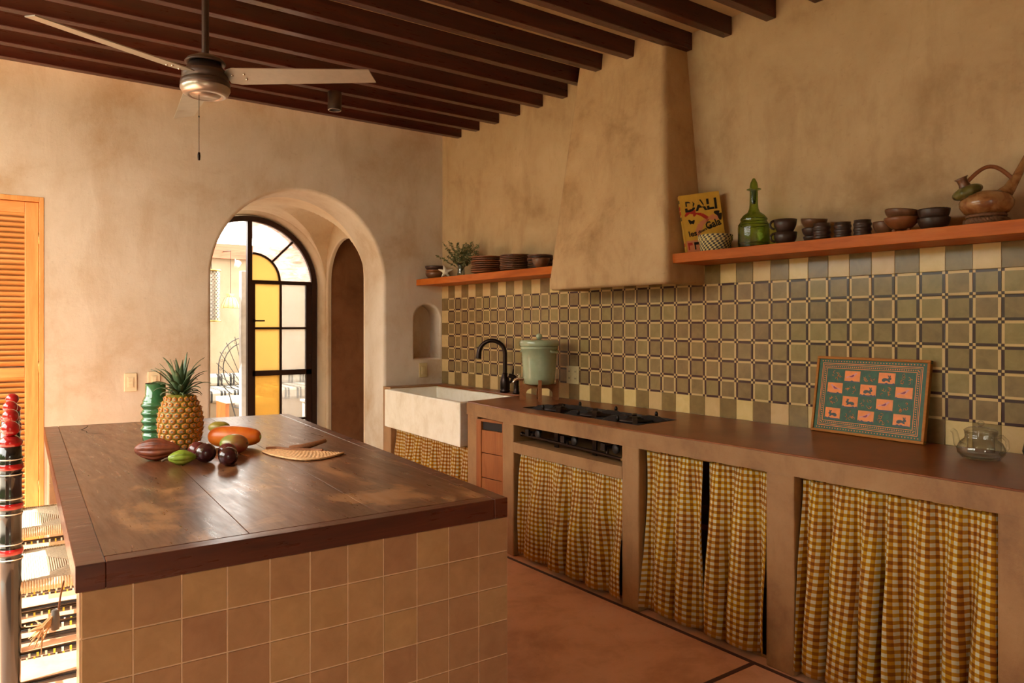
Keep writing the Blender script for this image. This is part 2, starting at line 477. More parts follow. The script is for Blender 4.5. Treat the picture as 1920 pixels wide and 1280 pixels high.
M['cacao'] = mat_two('cacao pod brown', lin(90, 44, 26), lin(134, 66, 40), lin(160, 88, 52), 16, 0.42)
M['cacao_green'] = mat_two('cacao pod green', lin(116, 140, 36), lin(150, 172, 58), lin(182, 192, 92), 16, 0.35)
M['yellow_fruit'] = mat_two('yellow green fruit skin', lin(132, 120, 40), lin(160, 140, 52), lin(180, 160, 70), 10, 0.35)
M['pine_body'] = mat_two('pineapple rind', lin(104, 108, 30), lin(126, 118, 32), lin(150, 108, 28), 30, 0.5)
M['pine_eye'] = mat_two('pineapple eye', lin(196, 106, 30), lin(212, 140, 54), lin(222, 172, 96), 60, 0.45)
M['pine_tip'] = plain('pineapple eye tip', lin(176, 152, 128), 0.7, 0, 0.3, vs=200)
M['pine_leaf'] = mat_two('pineapple leaf', lin(52, 74, 48), lin(86, 108, 72), lin(132, 142, 104), 20, 0.45, (1, 1, 0.3))
M['pot_body'] = mat_two('burnished tan pot', lin(112, 66, 36), lin(150, 104, 62), lin(166, 124, 80), 22, 0.2)
M['pot_gourd'] = mat_two('olive gourd', lin(70, 66, 30), lin(100, 94, 46), lin(120, 108, 58), 14, 0.3)
M['woven_ring'] = plain('woven ring', lin(112, 74, 46), 0.75, 0, 0.3, vs=90, bmp=0.7)

def tile_plain(name, c1, c2):
    m, nt, b = new_mat(name)
    v = coords(nt, 'world'); f = noise(nt, v, 18, 6, 0.6, 0.5)
    oi = N(nt, 'ShaderNodeObjectInfo')
    c = ramp(nt, f, [(0.3, c1), (0.7, c2)])
    h = N(nt, 'ShaderNodeHueSaturation'); nt.links.new(c, h.inputs['Color'])
    nt.links.new(math_n(nt, 'ADD', math_n(nt, 'MULTIPLY', oi.outputs['Random'], 0.22), 0.89), h.inputs['Value'])
    nt.links.new(math_n(nt, 'ADD', math_n(nt, 'MULTIPLY', oi.outputs['Random'], 0.02), 0.49), h.inputs['Hue'])
    nt.links.new(h.outputs[0], b.inputs['Base Color'])
    nt.links.new(ramp(nt, f, [(0.3, (0.45,) * 3 + (1,)), (0.7, (0.6,) * 3 + (1,))]), b.inputs['Roughness'])
    b.inputs['Coat Weight'].default_value = 0.6; b.inputs['Coat Roughness'].default_value = 0.17; b.inputs['Specular IOR Level'].default_value = 0.12
    bump(nt, b, f, 0.05, 0.004)
    return m, nt, b, h
def tile_pattern(name, edge, corner, g1, g2):
    m, nt, b, h = tile_plain(name, g1, g2)
    uv = N(nt, 'ShaderNodeTexCoord'); s = N(nt, 'ShaderNodeSeparateXYZ'); nt.links.new(uv.outputs['UV'], s.inputs[0])
    def edge_f(o): return math_n(nt, 'GREATER_THAN', math_n(nt, 'ABSOLUTE', math_n(nt, 'SUBTRACT', o, 0.5)), 0.392)
    ex, ey = edge_f(s.outputs[0]), edge_f(s.outputs[1])
    anye = math_n(nt, 'MAXIMUM', ex, ey); both = math_n(nt, 'MULTIPLY', ex, ey)
    c = mixc(nt, anye, h.outputs[0], edge); c = mixc(nt, both, c, corner)
    nt.links.new(c, b.inputs['Base Color'])
    return m
G1, G2 = lin(128, 106, 66), lin(150, 126, 82)
CR, DK = lin(206, 174, 118), lin(66, 38, 36)
M['t_green'] = tile_plain('plain olive tile', lin(122, 98, 58), lin(140, 114, 70))[0]
M['t_cream'] = tile_plain('plain cream tile', lin(204, 172, 112), lin(214, 184, 128))[0]
M['t_A'] = tile_pattern('cream lined tile', CR, DK, G1, G2)
M['t_B'] = tile_pattern('dark lined tile', DK, CR, G1, G2)
M['t_island'] = tile_plain('clay coloured cement tile', lin(166, 130, 92), lin(182, 146, 106))[0]

def gingham():
    m, nt, b = new_mat('mustard gingham cotton')
    uv = N(nt, 'ShaderNodeTexCoord'); s = N(nt, 'ShaderNodeSeparateXYZ'); nt.links.new(uv.outputs['UV'], s.inputs[0])
    P_ = 0.0245
    def stripe(o):
        return math_n(nt, 'GREATER_THAN', math_n(nt, 'FRACT', math_n(nt, 'MULTIPLY', o, 1 / P_)), 0.5)
    a, c = stripe(s.outputs[0]), stripe(s.outputs[1])
    tot = math_n(nt, 'MULTIPLY', math_n(nt, 'ADD', a, c), 0.5)
    nz = noise(nt, coords(nt, 'uv'), 9, 4, 0.5)
    col = ramp(nt, tot, [(0.2, lin(202, 190, 156)), (0.5, lin(172, 116, 38)), (0.9, lin(124, 68, 20))], 'CONSTANT')
    ylw = ramp(nt, tot, [(0.2, lin(204, 196, 162)), (0.5, lin(186, 136, 26)), (0.9, lin(142, 88, 14))], 'CONSTANT')
    col = mixc(nt, ramp(nt, nz, [(0.42, (0, 0, 0, 1)), (0.6, (1, 1, 1, 1))]), col, ylw)
    hem = math_n(nt, 'LESS_THAN', s.outputs[1], 0.028)
    col = mixc(nt, math_n(nt, 'MULTIPLY', hem, 0.55), col, lin(172, 112, 30))
    nt.links.new(col, b.inputs['Base Color']); b.inputs['Roughness'].default_value = 0.85
    b.inputs['Specular IOR Level'].default_value = 0.15
    tl = N(nt, 'ShaderNodeBsdfTranslucent'); nt.links.new(col, tl.inputs['Color'])
    mx = N(nt, 'ShaderNodeMixShader'); mx.inputs[0].default_value = 0.2
    o = nt.nodes['Material Output']
    nt.links.new(b.outputs[0], mx.inputs[1]); nt.links.new(tl.outputs[0], mx.inputs[2]); nt.links.new(mx.outputs[0], o.inputs[0])
    return m
M['gingham'] = gingham()
def stripes():
    m, nt, b = new_mat('black and white striped canvas')
    v = coords(nt, 'obj'); s = N(nt, 'ShaderNodeSeparateXYZ'); nt.links.new(v, s.inputs[0])
    f = math_n(nt, 'FRACT', math_n(nt, 'MULTIPLY', s.outputs[0], 1 / 0.16))
    c = ramp(nt, f, [(0.0, lin(150, 142, 128)), (0.5, lin(30, 28, 26)), (0.68, lin(150, 142, 128)), (0.76, lin(36, 32, 30)), (0.92, lin(150, 142, 128))], 'CONSTANT')
    nt.links.new(c, b.inputs['Base Color']); b.inputs['Roughness'].default_value = 0.85; return m
M['stripes'] = stripes()

# ================================================================== THE SETTING
ZC = 0.827            # worktop height
CEIL = 2.90
def struct(mb, name, mat, **kw):
    o = mb.build(name, mat, **kw); o['kind'] = 'structure'; return o

# floor
floor = struct(MB().box((-4.6, -7.2, -0.12), (0.3, 0.34, 0)), 'floor', M['floor'])
struct(MB().box((-2.2, 0.34, -0.12), (2.05, 1.56, 0)), 'floor_vestibule', M['stone_ground'])
for a, b in [((-0.742, -7.0, -0.01), (-0.722, -0.2, 0.0012)), ((-4.5, -3.53, -0.01), (-0.742, -3.51, 0.0012)), ((-1.86, -7.0, -0.01), (-1.84, -3.53, 0.0012))]:
    MB().box(a, b).build('inlay_strip', M['inlay'], floor)

# ceiling with beams
ceil = struct(MB().box((-4.6, -7.2, CEIL), (0.3, 0.34, CEIL + 0.15)), 'ceiling', M['ceiling'])
bm_me = MB().box((-4.45, -0.0275, 2.807), (0.0, 0.0275, CEIL + 0.01)).mesh('beam')
for k in range(26):
    o = obj('beam', bm_me, M['beam'], ceil, (0, -0.2675 - 0.2575 * k, 0), bevel=0.003, seg=1)

# arch wall (y = 0 .. 0.34)
AXC, AR, AZS = -1.194, 0.655, 1.64
def soft(f, r, th, b=0.022):
    """rings for a rounded mouth and straight tunnel"""
    R = [(f(b * (1 - sin(q))), b * (1 - cos(q))) for q in [i * pi / 2 / 4 for i in range(5)]]
    R.append((f(0), th)); return R
def arch_f(c, r, zs, z0): return lambda d: arch(c, r + d, zs, z0 - 0.0)
nf = lambda d: arch(-0.145, 0.122 + d, 1.353, 1.037 - d, 20)
wall_back = plate([(-4.6, -0.1), (-4.6, 3.0), (1.3, 3.0), (1.3, -0.1)],
    [dict(rings=soft(arch_f(AXC, AR, AZS, -0.03), AR, 0.34), blind=False),
     dict(rings=soft(nf, 0, 0.16, 0.016), blind=True),
     dict(rings=[(rrect(-3.70, -0.03, -2.827, 2.082), 0), (rrect(-3.70, -0.03, -2.827, 2.082), 0.34)], blind=False, smooth=False)],
    lambda u, v, w: (u, w, v), 0.34)
struct(wall_back, 'wall_back', M['plaster'])
# closet behind the louvred door
struct(MB().box((-3.9, 0.345, -0.1), (-2.6, 0.9, -0.001)).box((-3.9, 0.9, -0.1), (-2.6, 0.95, 2.4)).box((-3.95, 0.345, -0.1), (-3.9, 0.95, 2.4)).box((-2.6, 0.345, -0.1), (-2.55, 0.95, 2.4)).box((-3.95, 0.345, 2.4), (-2.55, 0.95, 2.45)), 'wall_closet', M['plaster'])

# vestibule: groin vault, side walls, door wall
def vault(u, v):
    x = AXC - AR * cos(pi * u); y = 0.745 - 0.405 * cos(pi * v)
    A_ = AZS + sqrt(max(0, AR * AR - (x - AXC) ** 2)); B_ = 1.75 + 0.545 * sqrt(max(0, 1 - ((y - 0.745) / 0.405) ** 2))
    return (x, y, max(A_, B_))
struct(MB().grid(56, 56, vault, smooth=False), 'ceiling_vestibule', M['plaster_v'])
sf = lambda d: arch(0.745, 0.372 + d, 1.69, -0.03 - 0 * d, 28)
struct(plate([(0.34, -0.1), (0.34, 2.34), (1.15, 2.34), (1.15, -0.1)], [dict(rings=soft(sf, 0, 0.035, 0.012), blind=False)], lambda u, v, w: (-0.54 + w, u, v), 0.035), 'wall_vestibule_right', M['plaster_v'])
struct(MB().box((-2.05, 0.34, -0.1), (-1.848, 1.15, 2.34)), 'wall_vestibule_left', M['plaster_v'])
df = lambda d: arch(AXC, 0.615 + d, 1.652, -0.03, 40)
drings = [(df(0.040), 0.0), (df(0.034), 0.004), (df(0.027), 0.014), (df(0.02), 0.035), (df(0.008), 0.12), (df(0.004), 0.40)]
struct(plate([(-2.4, -0.1), (-2.4, 3.0), (1.3, 3.0), (1.3, -0.1)], [dict(rings=drings, blind=False)], lambda u, v, w: (u, 1.15 + w, v), 0.40), 'wall_door', M['plaster_v'])
struct(MB().box((-2.4, 0.342, 2.6), (1.3, 1.55, 2.75)), 'roof_vestibule', M['plaster'])
# passage behind the side arch; lining added, shade put into the brown colour
struct(MB().box((1.9, 0.342, -0.1), (2.05, 1.15, 2.6)).box((1.29, 0.30, -0.1), (2.05, 0.342, 2.6)).box((1.29, 1.15, -0.1), (2.05, 1.2, 2.6)).box((-0.38, 0.342, 2.3), (2.05, 1.15, 2.4)).box((-0.5, 1.125, -0.1), (1.9, 1.149, 2.3)), 'wall_corridor', M['passage_shade'])

# tiled wall (x = 0)
wall_right = struct(MB().box((0.0, -7.2, -0.1), (0.25, 0.3, 3.0)), 'wall_right', M['plaster_r'])
fo = rrect(-4.2, -0.03, -3.3, 2.2)
struct(plate([(-4.6, -0.1), (-4.6, 3.0), (0.25, 3.0), (0.25, -0.1)], [dict(rings=[(fo, 0), (fo, 0.2)], blind=False, smooth=False)], lambda u, v, w: (u, -7.0 - w, v), 0.2), 'wall_front', M['plaster'])
struct(MB().box((-12, -14, -0.12), (6, -7.25, -0.02)), 'ground_garden', M['stone_ground'])
struct(MB().box((-4.6, -7.2, 3.06), (0.25, 1.55, 5.6)), 'wall_sky_blocker', M['plaster'])  # unseen mass added above the ceiling to cut skylight on the patio
# left wall with a wide garden opening
LW = -4.45
lo = rrect(-3.6, -0.03, -0.12, 2.74)
struct(plate([(-7.2, -0.1), (-7.2, 3.0), (0.3, 3.0), (0.3, -0.1)], [dict(rings=[(lo, 0), (lo, 0.2)], blind=False, smooth=False)], lambda u, v, w: (LW - w, u, v), 0.2), 'wall_left', M['plaster'])
# outside ground
struct(MB().box((-30, -30, -0.16), (30, 40, -0.121)), 'ground', M['stone_ground'])
struct(MB().box((-12, -12, -0.12), (-4.65, 8, -0.02)), 'ground_terrace', M['stone_ground'])
struct(MB().box((-4.6, 1.55, -0.12), (6, 3.1, 0.0)), 'ground_patio', M['stone_ground'])
struct(MB().box((-4.6, 3.1, -0.12), (6, 6.2, 0.0)), 'ground_patio_paving', M['outwall'])

# garden hedge outside the left opening
def hedge():
    rnd = random.Random(9)
    mb = MB()
    for k in range(16):
        y = -9.5 + 1.0 * k; r = rnd.uniform(0.9, 1.3); h = rnd.uniform(2.4, 3.1)
        ph = rnd.uniform(0, 6)
        mb.ellip((-9.3 + rnd.uniform(-.3, .3), y, h * 0.46), (r, r, h * 0.5), 22, 18, None, lambda p, t, a, ph=ph: p * (1 + 0.07 * sin(5 * a + ph + 3 * t) + 0.05 * sin(11 * t + 7 * a)))
    for k in range(15):
        x = -9.0 + 1.0 * k; r = rnd.uniform(0.9, 1.3); h = rnd.uniform(2.4, 3.1); ph = rnd.uniform(0, 6)
        mb.ellip((x, -12.6 + rnd.uniform(-.3, .3), h * 0.46), (r, r, h * 0.5), 22, 18, None, lambda p, t, a, ph=ph: p * (1 + 0.07 * sin(5 * a + ph + 3 * t) + 0.05 * sin(11 * t + 7 * a)))
    o = mb.build('garden_hedge', M['foliage'])
    tagp(o, 'dense green hedge across the sunny terrace outside the kitchen opening', 'hedge', kind='stuff')
hedge()

# ------------------------------------------------------------------ backsplash tiles
T = 0.1
def tile_mesh(name, size, proud, bev, axis):
    h = size / 2; q = h - bev
    prof = [(h, 0.0), (h, proud - bev * 0.6), (q, proud)]
    mb = MB(); vs = []; uvs = {}
    for r, d in prof:
        for a, b in ((-1, -1), (1, -1), (1, 1), (-1, 1)): vs.append((a * r, b * r, d))
    fs = [(8, 9, 10, 11)]
    for k in range(2):
        for i in range(4): fs.append((k * 4 + i, k * 4 + (i + 1) % 4, (k + 1) * 4 + (i + 1) % 4, (k + 1) * 4 + i))
    if axis == 'x': P = lambda p: (-p[2], p[0], p[1])     # faces -x
    else: P = lambda p: (p[0], -p[2], p[1])               # faces -y
    uv = [[(0.5 + vs[i][0] / size, 0.5 + vs[i][1] / size) for i in f] for f in fs]
    return [P(p) for p in vs], fs, uv
tv, tf, tuv = tile_mesh('tile', 0.0985, 0.006, 0.0012, 'x')
def tmesh(m):
    mb = MB(); mb.add(tv, tf, False, tuv); me = mb.mesh('tile'); me.materials.append(M[m]); return me
TM = {k: tmesh(k) for k in ('t_green', 't_cream', 't_A', 't_B')}
rest = {k: MB() for k in TM}
MB().box((-0.0025, -5.9, ZC - 0.02), (0.0, 0.0, 1.627)).build('grout_bed', M['grout_wall'], wall_right)
for c in range(59):
    for r in range(8):
        if r == 0: k = 't_green' if c % 2 == 0 else 't_cream'
        elif r == 7: k = 't_cream' if c % 2 == 0 else 't_green'
        elif c == 0: k = 't_cream' if r % 2 else 't_green'
        else: k = 't_B' if (c + r) % 2 == 0 else 't_A'
        loc = (0, -(c + 0.5) * T, ZC + (r + 0.5) * T)
        if 5 <= c <= 42 and not (r == 7 and 18 <= c <= 26):
            o = obj('tile', TM[k], None, wall_right, loc)
            o.rotation_euler = (random.uniform(-.006, .006), random.uniform(-.003, .003), random.uniform(-.003, .003))
        else:
            rest[k].add([(p[0] + loc[0], p[1] + loc[1], p[2] + loc[2]) for p in tv], tf, False, tuv)
for k in rest:
    rest[k].build('tile_field', M[k], wall_right, kind='stuff')

# ------------------------------------------------------------------ range hood
def hood():
    yb0, yb1, xb, zb = -1.75, -2.70, -0.31, 1.522
    yt0, yt1, xt, zt = -1.88, -2.565, -0.177, 2.90
    mb = MB(); NZ = 14
    def sec(t, ins=0.0):
        e = t
        y0 = yb0 + (yt0 - yb0) * e - ins; y1 = yb1 + (yt1 - yb1) * e + ins; x = xb + (xt - xb) * e + ins
        r = 0.035; P_ = [(0.0, y0)]
        for i in range(5):
            a = i / 4 * pi / 2; P_.append((x + r - r * sin(a), y0 - r + r * cos(a)))
        for i in range(5):
            a = i / 4 * pi / 2; P_.append((x + r - r * cos(a), y1 + r - r * sin(a)))
        P_.append((0.0, y1)); return P_
    rings = []
    rings.append([(x, y, 1.80) for x, y in sec(0.2, 0.06)])
    rings.append([(x, y, zb + 0.004) for x, y in sec(0, 0.05)])
    rings.append([(x, y, zb) for x, y in sec(0, 0.04)])
    rings.append([(x, y, zb) for x, y in sec(0, 0.012)])
    rings.append([(x, y, zb + 0.012) for x, y in sec(0, 0.0)])
    for i in range(NZ + 1):
        t = i / NZ; z = zb + 0.05 + (zt - zb - 0.05) * t
        rings.append([(x, y, z) for x, y in sec(t)])
    m = len(rings[0]); vs = [p for R in rings for p in R]; fs = []
    for k in range(len(rings) - 1):
        for i in range(m - 1): fs.append((k * m + i, k * m + i + 1, (k + 1) * m + i + 1, (k + 1) * m + i))
    mb.add(vs, fs, True)
    mb.add(rings[0], [tuple(range(m))])
    o = mb.build('range_hood', M['hood'])
    return tagp(o, 'tapering ochre plaster range hood rising from the tiles to the beams', 'range hood')
hood()

# ------------------------------------------------------------------ shelves
def shelf(y0, y1, label):
    o = MB().box((-0.25, y1, 1.628), (0.0, y0, 1.677)).build('wall_shelf', M['shelf'], bevel=0.002)
    tagp(o, label, 'shelf', 'floating wooden shelves')
shelf(-0.004, -1.74, 'short red cedar shelf between corner and hood carrying plates')
shelf(-2.69, -5.2, 'long red cedar shelf on the other side of the hood, carrying bottle and bowls')

# ------------------------------------------------------------------ louvred door
d1 = empty('door_1', (-2.827, 0, 0), 0, 'honey pine louvred door in the plaster wall', None, kind='structure')
def part(mb, name, mat, parent, **kw): return mb.build(name, M[mat], parent, **kw)
fr = MB().box((-0.872, -0.004, 0), (-0.845, 0.09, 2.083)).box((-0.022, -0.004, 0), (0.001, 0.09, 2.083)).box((-0.845, -0.004, 2.055), (-0.022, 0.09, 2.083))
part(fr, 'door_frame', 'stilewood', d1, bevel=0.002)
for x0, x1 in ((-0.095, -0.024), (-0.843, -0.772)):
    part(MB().box((x0, 0.022, 0.01), (x1, 0.062, 2.052)), 'stile', 'stilewood', d1, bevel=0.003)
for z0, z1 in ((0.01, 0.14), (0.995, 1.053), (1.985, 2.052)):
    part(MB().box((-0.772, 0.022, z0), (-0.095, 0.062, z1)), 'rail', 'slatwood', d1, bevel=0.003)
Rsl = Matrix.Rotation(radians(-38), 3, 'X')
sl_me = MB().cbox((0, 0, 0), (0.677, 0.040, 0.008), Rsl).mesh('slat'); sl_me.materials.append(M['slatwood'])
z = 0.148
while z < 1.99:
    if not 0.985 < z < 1.063: obj('slat', sl_me, None, d1, (-0.4335, 0.042, z))
    z += 0.032
for z in (0.3, 1.02, 1.80):
    h = MB(); h.lathe([(0.0, 0.0), (0.006, 0.0), (0.006, 0.07), (0.0, 0.07)], 10, (-0.023, 0.016, z)); part(h, 'hinge', 'brass', d1)

# ------------------------------------------------------------------ arched glazed door
DY = 1.30
d2 = empty('door_2', (AXC, DY, 0), 0, 'dark steel arched door with amber and clear panes, one half standing open', None, kind='structure')
RO, DZS = 0.613, 1.652
def ringseg(mb, r0, r1, a0, a1, y0, y1, cz=DZS, n=24, cx=0.0):
    vs = []; fs = []
    for i in range(n + 1):
        a = a0 + (a1 - a0) * i / n
        for r, y in ((r0, y0), (r1, y0), (r1, y1), (r0, y1)): vs.append((cx + r * cos(a), y, cz + r * sin(a)))
    for i in range(n):
        for k in range(4):
            k2 = (k + 1) % 4; fs.append((i * 4 + k, i * 4 + k2, (i + 1) * 4 + k2, (i + 1) * 4 + k))
    fs += [(0, 1, 2, 3), (n * 4 + 3, n * 4 + 2, n * 4 + 1, n * 4)]
    return mb.add(vs, fs)
f = MB(); ringseg(f, RO - 0.045, RO, 0, pi, -0.03, 0.03, n=48)
f.box((RO - 0.045, -0.03, 0), (RO, 0.03, DZS)).box((-RO, -0.03, 0), (-RO + 0.045, 0.03, DZS)); part(f, 'door_frame', 'metal_frame', d2)
lf = empty('leaf_closed', (0, 0, 0)); lf.parent = d2; lf.name = 'leaf'
part(MB().box((-0.018, -0.025, 0), (0.022, 0.025, 2.225)), 'stile', 'metal_frame', lf)
part(MB().box((0.024, -0.018, 0.02), (0.05, 0.018, 1.675)), 'stile', 'metal_frame', lf)
part(MB().box((0.515, -0.018, 0.02), (0.566, 0.018, 1.675)), 'stile', 'metal_frame', lf)
for z0, z1, x0, x1 in ((1.672, 1.705, 0.022, 0.568), (0.858, 0.905, 0.022, 0.566), (1.270, 1.290, 0.05, 0.515), (0.445, 0.465, 0.05, 0.515), (0.02, 0.10, 0.05, 0.515)):
    part(MB().box((x0, -0.018, z0), (x1, 0.018, z1)), 'rail', 'metal_frame', lf)
part(MB().box((0.272, -0.014, 0.10), (0.290, 0.014, 1.672)), 'mullion', 'metal_frame', lf)
q = MB(); ringseg(q, 0.232, 0.250, 0, pi / 2, -0.014, 0.014, cz=1.700, cx=0.03, n=16); part(q, 'curved_bar', 'metal_frame', lf)
ca = radians(45); q = MB(); q.M = Matrix.Translation((0.03, 0, 1.700)) @ Matrix.Rotation(-ca, 4, 'Y'); q.box((0.245, -0.012, -0.009), (0.535, 0.012, 0.009)); part(q, 'radial_bar', 'metal_frame', lf)
def pane(poly, mat):
    vs = [(x, -0.002, z) for x, z in poly] + [(x, 0.002, z) for x, z in poly]; n = len(poly)
    MB().add(vs, [tuple(range(n)), tuple(range(2 * n - 1, n - 1, -1))] + [(i, n + i, n + (i + 1) % n, (i + 1) % n) for i in range(n)]).build('pane', M[mat], lf)
for x0, x1, mt in ((0.05, 0.272, 'pane_amber'), (0.29, 0.515, 'pane_clear')):
    for z0, z1 in ((0.10, 0.445), (0.465, 0.858), (0.905, 1.270), (1.290, 1.672)):
        mm = mt
        if mt == 'pane_amber' and z1 < 0.9: mm = 'pane_amber_b'
        pane([(x0, z0), (x1, z0), (x1, z1), (x0, z1)], mm)
arc = lambda r, a0, a1, n=12, cx=0.03, cz=1.700: [(cx + r * cos(a0 + (a1 - a0) * i / n), cz + r * sin(a0 + (a1 - a0) * i / n)) for i in range(n + 1)]
pane([(0.03, 1.705)] + arc(0.236, 0.02, pi / 2), 'pane_amber')
outer = lambda a0, a1: [(0.568 * cos(a), DZS + 0.568 * sin(a)) for a in [a0 + (a1 - a0) * i / 12 for i in range(13)]]
pane(arc(0.248, 0.03, pi / 4) + outer(pi / 4 + 0.06, 0.09), 'pane_streak')
pane(arc(0.248, pi / 4, pi / 2 - 0.03) + outer(pi / 2 - 0.04, pi / 4 + 0.06), 'pane_streak')
h = MB().box((0.026, -0.045, 1.335), (0.044, -0.018, 1.36)).box((0.03, -0.05, 1.34), (0.125, -0.04, 1.352)); part(h, 'handle', 'black_iron', lf)
for z in (0.98, 1.60): part(MB().lathe([(0, 0), (0.006, 0), (0.006, 0.06), (0, 0.06)], 8, (0.548, -0.022, z)), 'hinge', 'metal_frame', lf)
# the other half, swung outward
lf2 = empty('leaf_open', (-0.565, 0.0, 0), radians(97)); lf2.parent = d2; lf2.name = 'leaf'
for x0, x1 in ((0, 0.04), (0.505, 0.545)): part(MB().box((x0, -0.02, 0.02), (x1, 0.02, 1.68)), 'stile', 'metal_frame', lf2)
for z0, z1 in ((0.02, 0.1), (0.45, 0.465), (0.858, 0.905), (1.27, 1.29), (1.65, 1.68)): part(MB().box((0.04, -0.018, z0), (0.505, 0.018, z1)), 'rail', 'metal_frame', lf2)
lfk = lf; lf = lf2
for z0, z1 in ((0.10, 0.445), (0.465, 0.858), (0.905, 1.270), (1.290, 1.65)): pane([(0.04, z0), (0.505, z0), (0.505, z1), (0.04, z1)], 'pane_clear')
lf = lfk

# ================================================================== KITCHEN COUNTER
FP = [(0.0, -0.545), (-1.35, -0.638), (-1.95, -0.70), (-2.8, -0.722), (-3.4, -0.71), (-5.6, -0.70)]
def fx(y):
    for (a, xa), (b, xb) in zip(FP, FP[1:]):
        if y >= b: return xa + (xb - xa) * (a - y) / (a - b)
    return FP[-1][1]
counter = empty('kitchen_counter', (0, 0, 0), 0, 'long brown burnished cement counter with open bays along the tiled wall', 'counter')
# worktop with the cooktop cut-out and the ledge behind the sink
wo = [(0, 0), (0, -5.6), (-0.70, -5.6), (-0.71, -3.4), (-0.722, -2.8), (-0.70, -1.95), (-0.638, -1.352), (-0.125, -1.235), (-0.125, 0)]
wo = [(x, min(y, -0.004)) for x, y in wo]; wo = [(min(x, -0.008), y) for x, y in wo]
hole = [(-0.245, -1.835), (-0.565, -1.835), (-0.585, -2.765), (-0.275, -2.74)]
wt = plate(wo, [dict(rings=[(hole, 0), (hole, 0.08)], blind=False, smooth=False)], lambda u, v, w: (u, v, ZC - w), 0.08)
part(wt, 'worktop', 'worktop', counter, weld=True, bevel=0.005, seg=2)
# front face of the slab: paler cement nosing
def nosing(y0, y1, z0, z1, out=0.006, th=0.05):
    ys = sorted({y0, y1} | {k for k, _ in FP if y1 < k < y0}, reverse=True)
    mb = MB()
    for a, b in zip(ys, ys[1:]):
        mb.hexa([(fx(b) - out, b, z0), (fx(b) + th, b, z0), (fx(a) + th, a, z0), (fx(a) - out, a, z0), (fx(b) - out, b, z1), (fx(b) + th, b, z1), (fx(a) + th, a, z1), (fx(a) - out, a, z1)])
    return mb
part(nosing(-1.352, -5.6, 0.747, ZC - 0.006), 'front_edge', 'concrete', counter)
part(MB().box((-0.547, -0.131, 0.52), (-0.008, -0.006, 0.826)), 'pillar', 'concrete', counter)
for y0, y1 in ((-0.006, -0.16), (-1.36, -1.492), (-1.80, -1.92), (-2.80, -2.905), (-3.56, -3.68), (-4.347, -4.75), (-5.45, -5.6)):
    top = 0.75 if y0 < -1.3 else 0.526
    p = [(fx(y1) - 0.004, y1, 0), (-0.008, y1, 0), (-0.008, y0, 0), (fx(y0) - 0.004, y0, 0)]
    part(MB().hexa(p + [(x, y, top) for x, y, z in p]), 'pillar', 'concrete', counter, bevel=0.006)
part(nosing(-1.92, -2.80, 0.590, 0.648, 0.003, 0.06), 'stove_rail', 'concrete', counter)
part(MB().box((-0.66, -2.80, 0.60), (-0.008, -1.92, 0.646)), 'stove_ledge', 'concrete', counter)
part(MB().box((-0.66, -5.5, 0.0), (-0.008, -0.1, 0.012)), 'bay_floor', 'concrete', counter)

# wooden shelves inside the curtained bays
for y0, y1, nm in ((-2.91, -3.555, 'bay beside the stove'), (-3.685, -4.342, 'bay below the tray and teapot')):
    o = MB().box((-0.55, y1, 0.40), (-0.012, y0, 0.425)).build('bay_shelf', M['cedar'])
    tagp(o, 'reddish wooden shelf glimpsed through the curtain gap in the ' + nm, 'shelf', 'shelves inside the bays')

# ------------------------------------------------------------------ sink
sink = empty('apron_sink', (-0.6, -0.7, 0.53), 0, 'white plastered stone apron sink in the corner under the niche', 'sink')
so = [(-0.128, -0.135), (-0.602, -0.135), (-0.672, -1.318), (-0.128, -1.232)]
si = [(-0.165, -0.185), (-0.562, -0.185), (-0.628, -1.262), (-0.165, -1.19)]
L0 = Vector(sink.location)
sp = plate([(x - L0.x, y - L0.y) for x, y in so], [dict(rings=[([(x - L0.x, y - L0.y) for x, y in si], 0), ([(x * 0.96 - 0.015 - L0.x, (y + 0.7) * 0.96 - 0.7 - L0.y) for x, y in si], 0.2)], blind=True, smooth=False)], lambda u, v, w: (u, v, 0.287 - w), 0.284)
part(sp, 'basin', 'sink', sink, weld=True, bevel=0.008, seg=3)
dr = MB().lathe([(0, 0.004), (0.03, 0.004), (0.038, 0.0)], 20, (0.22, 0.02, 0.088)); part(dr, 'drain', 'steel', sink)

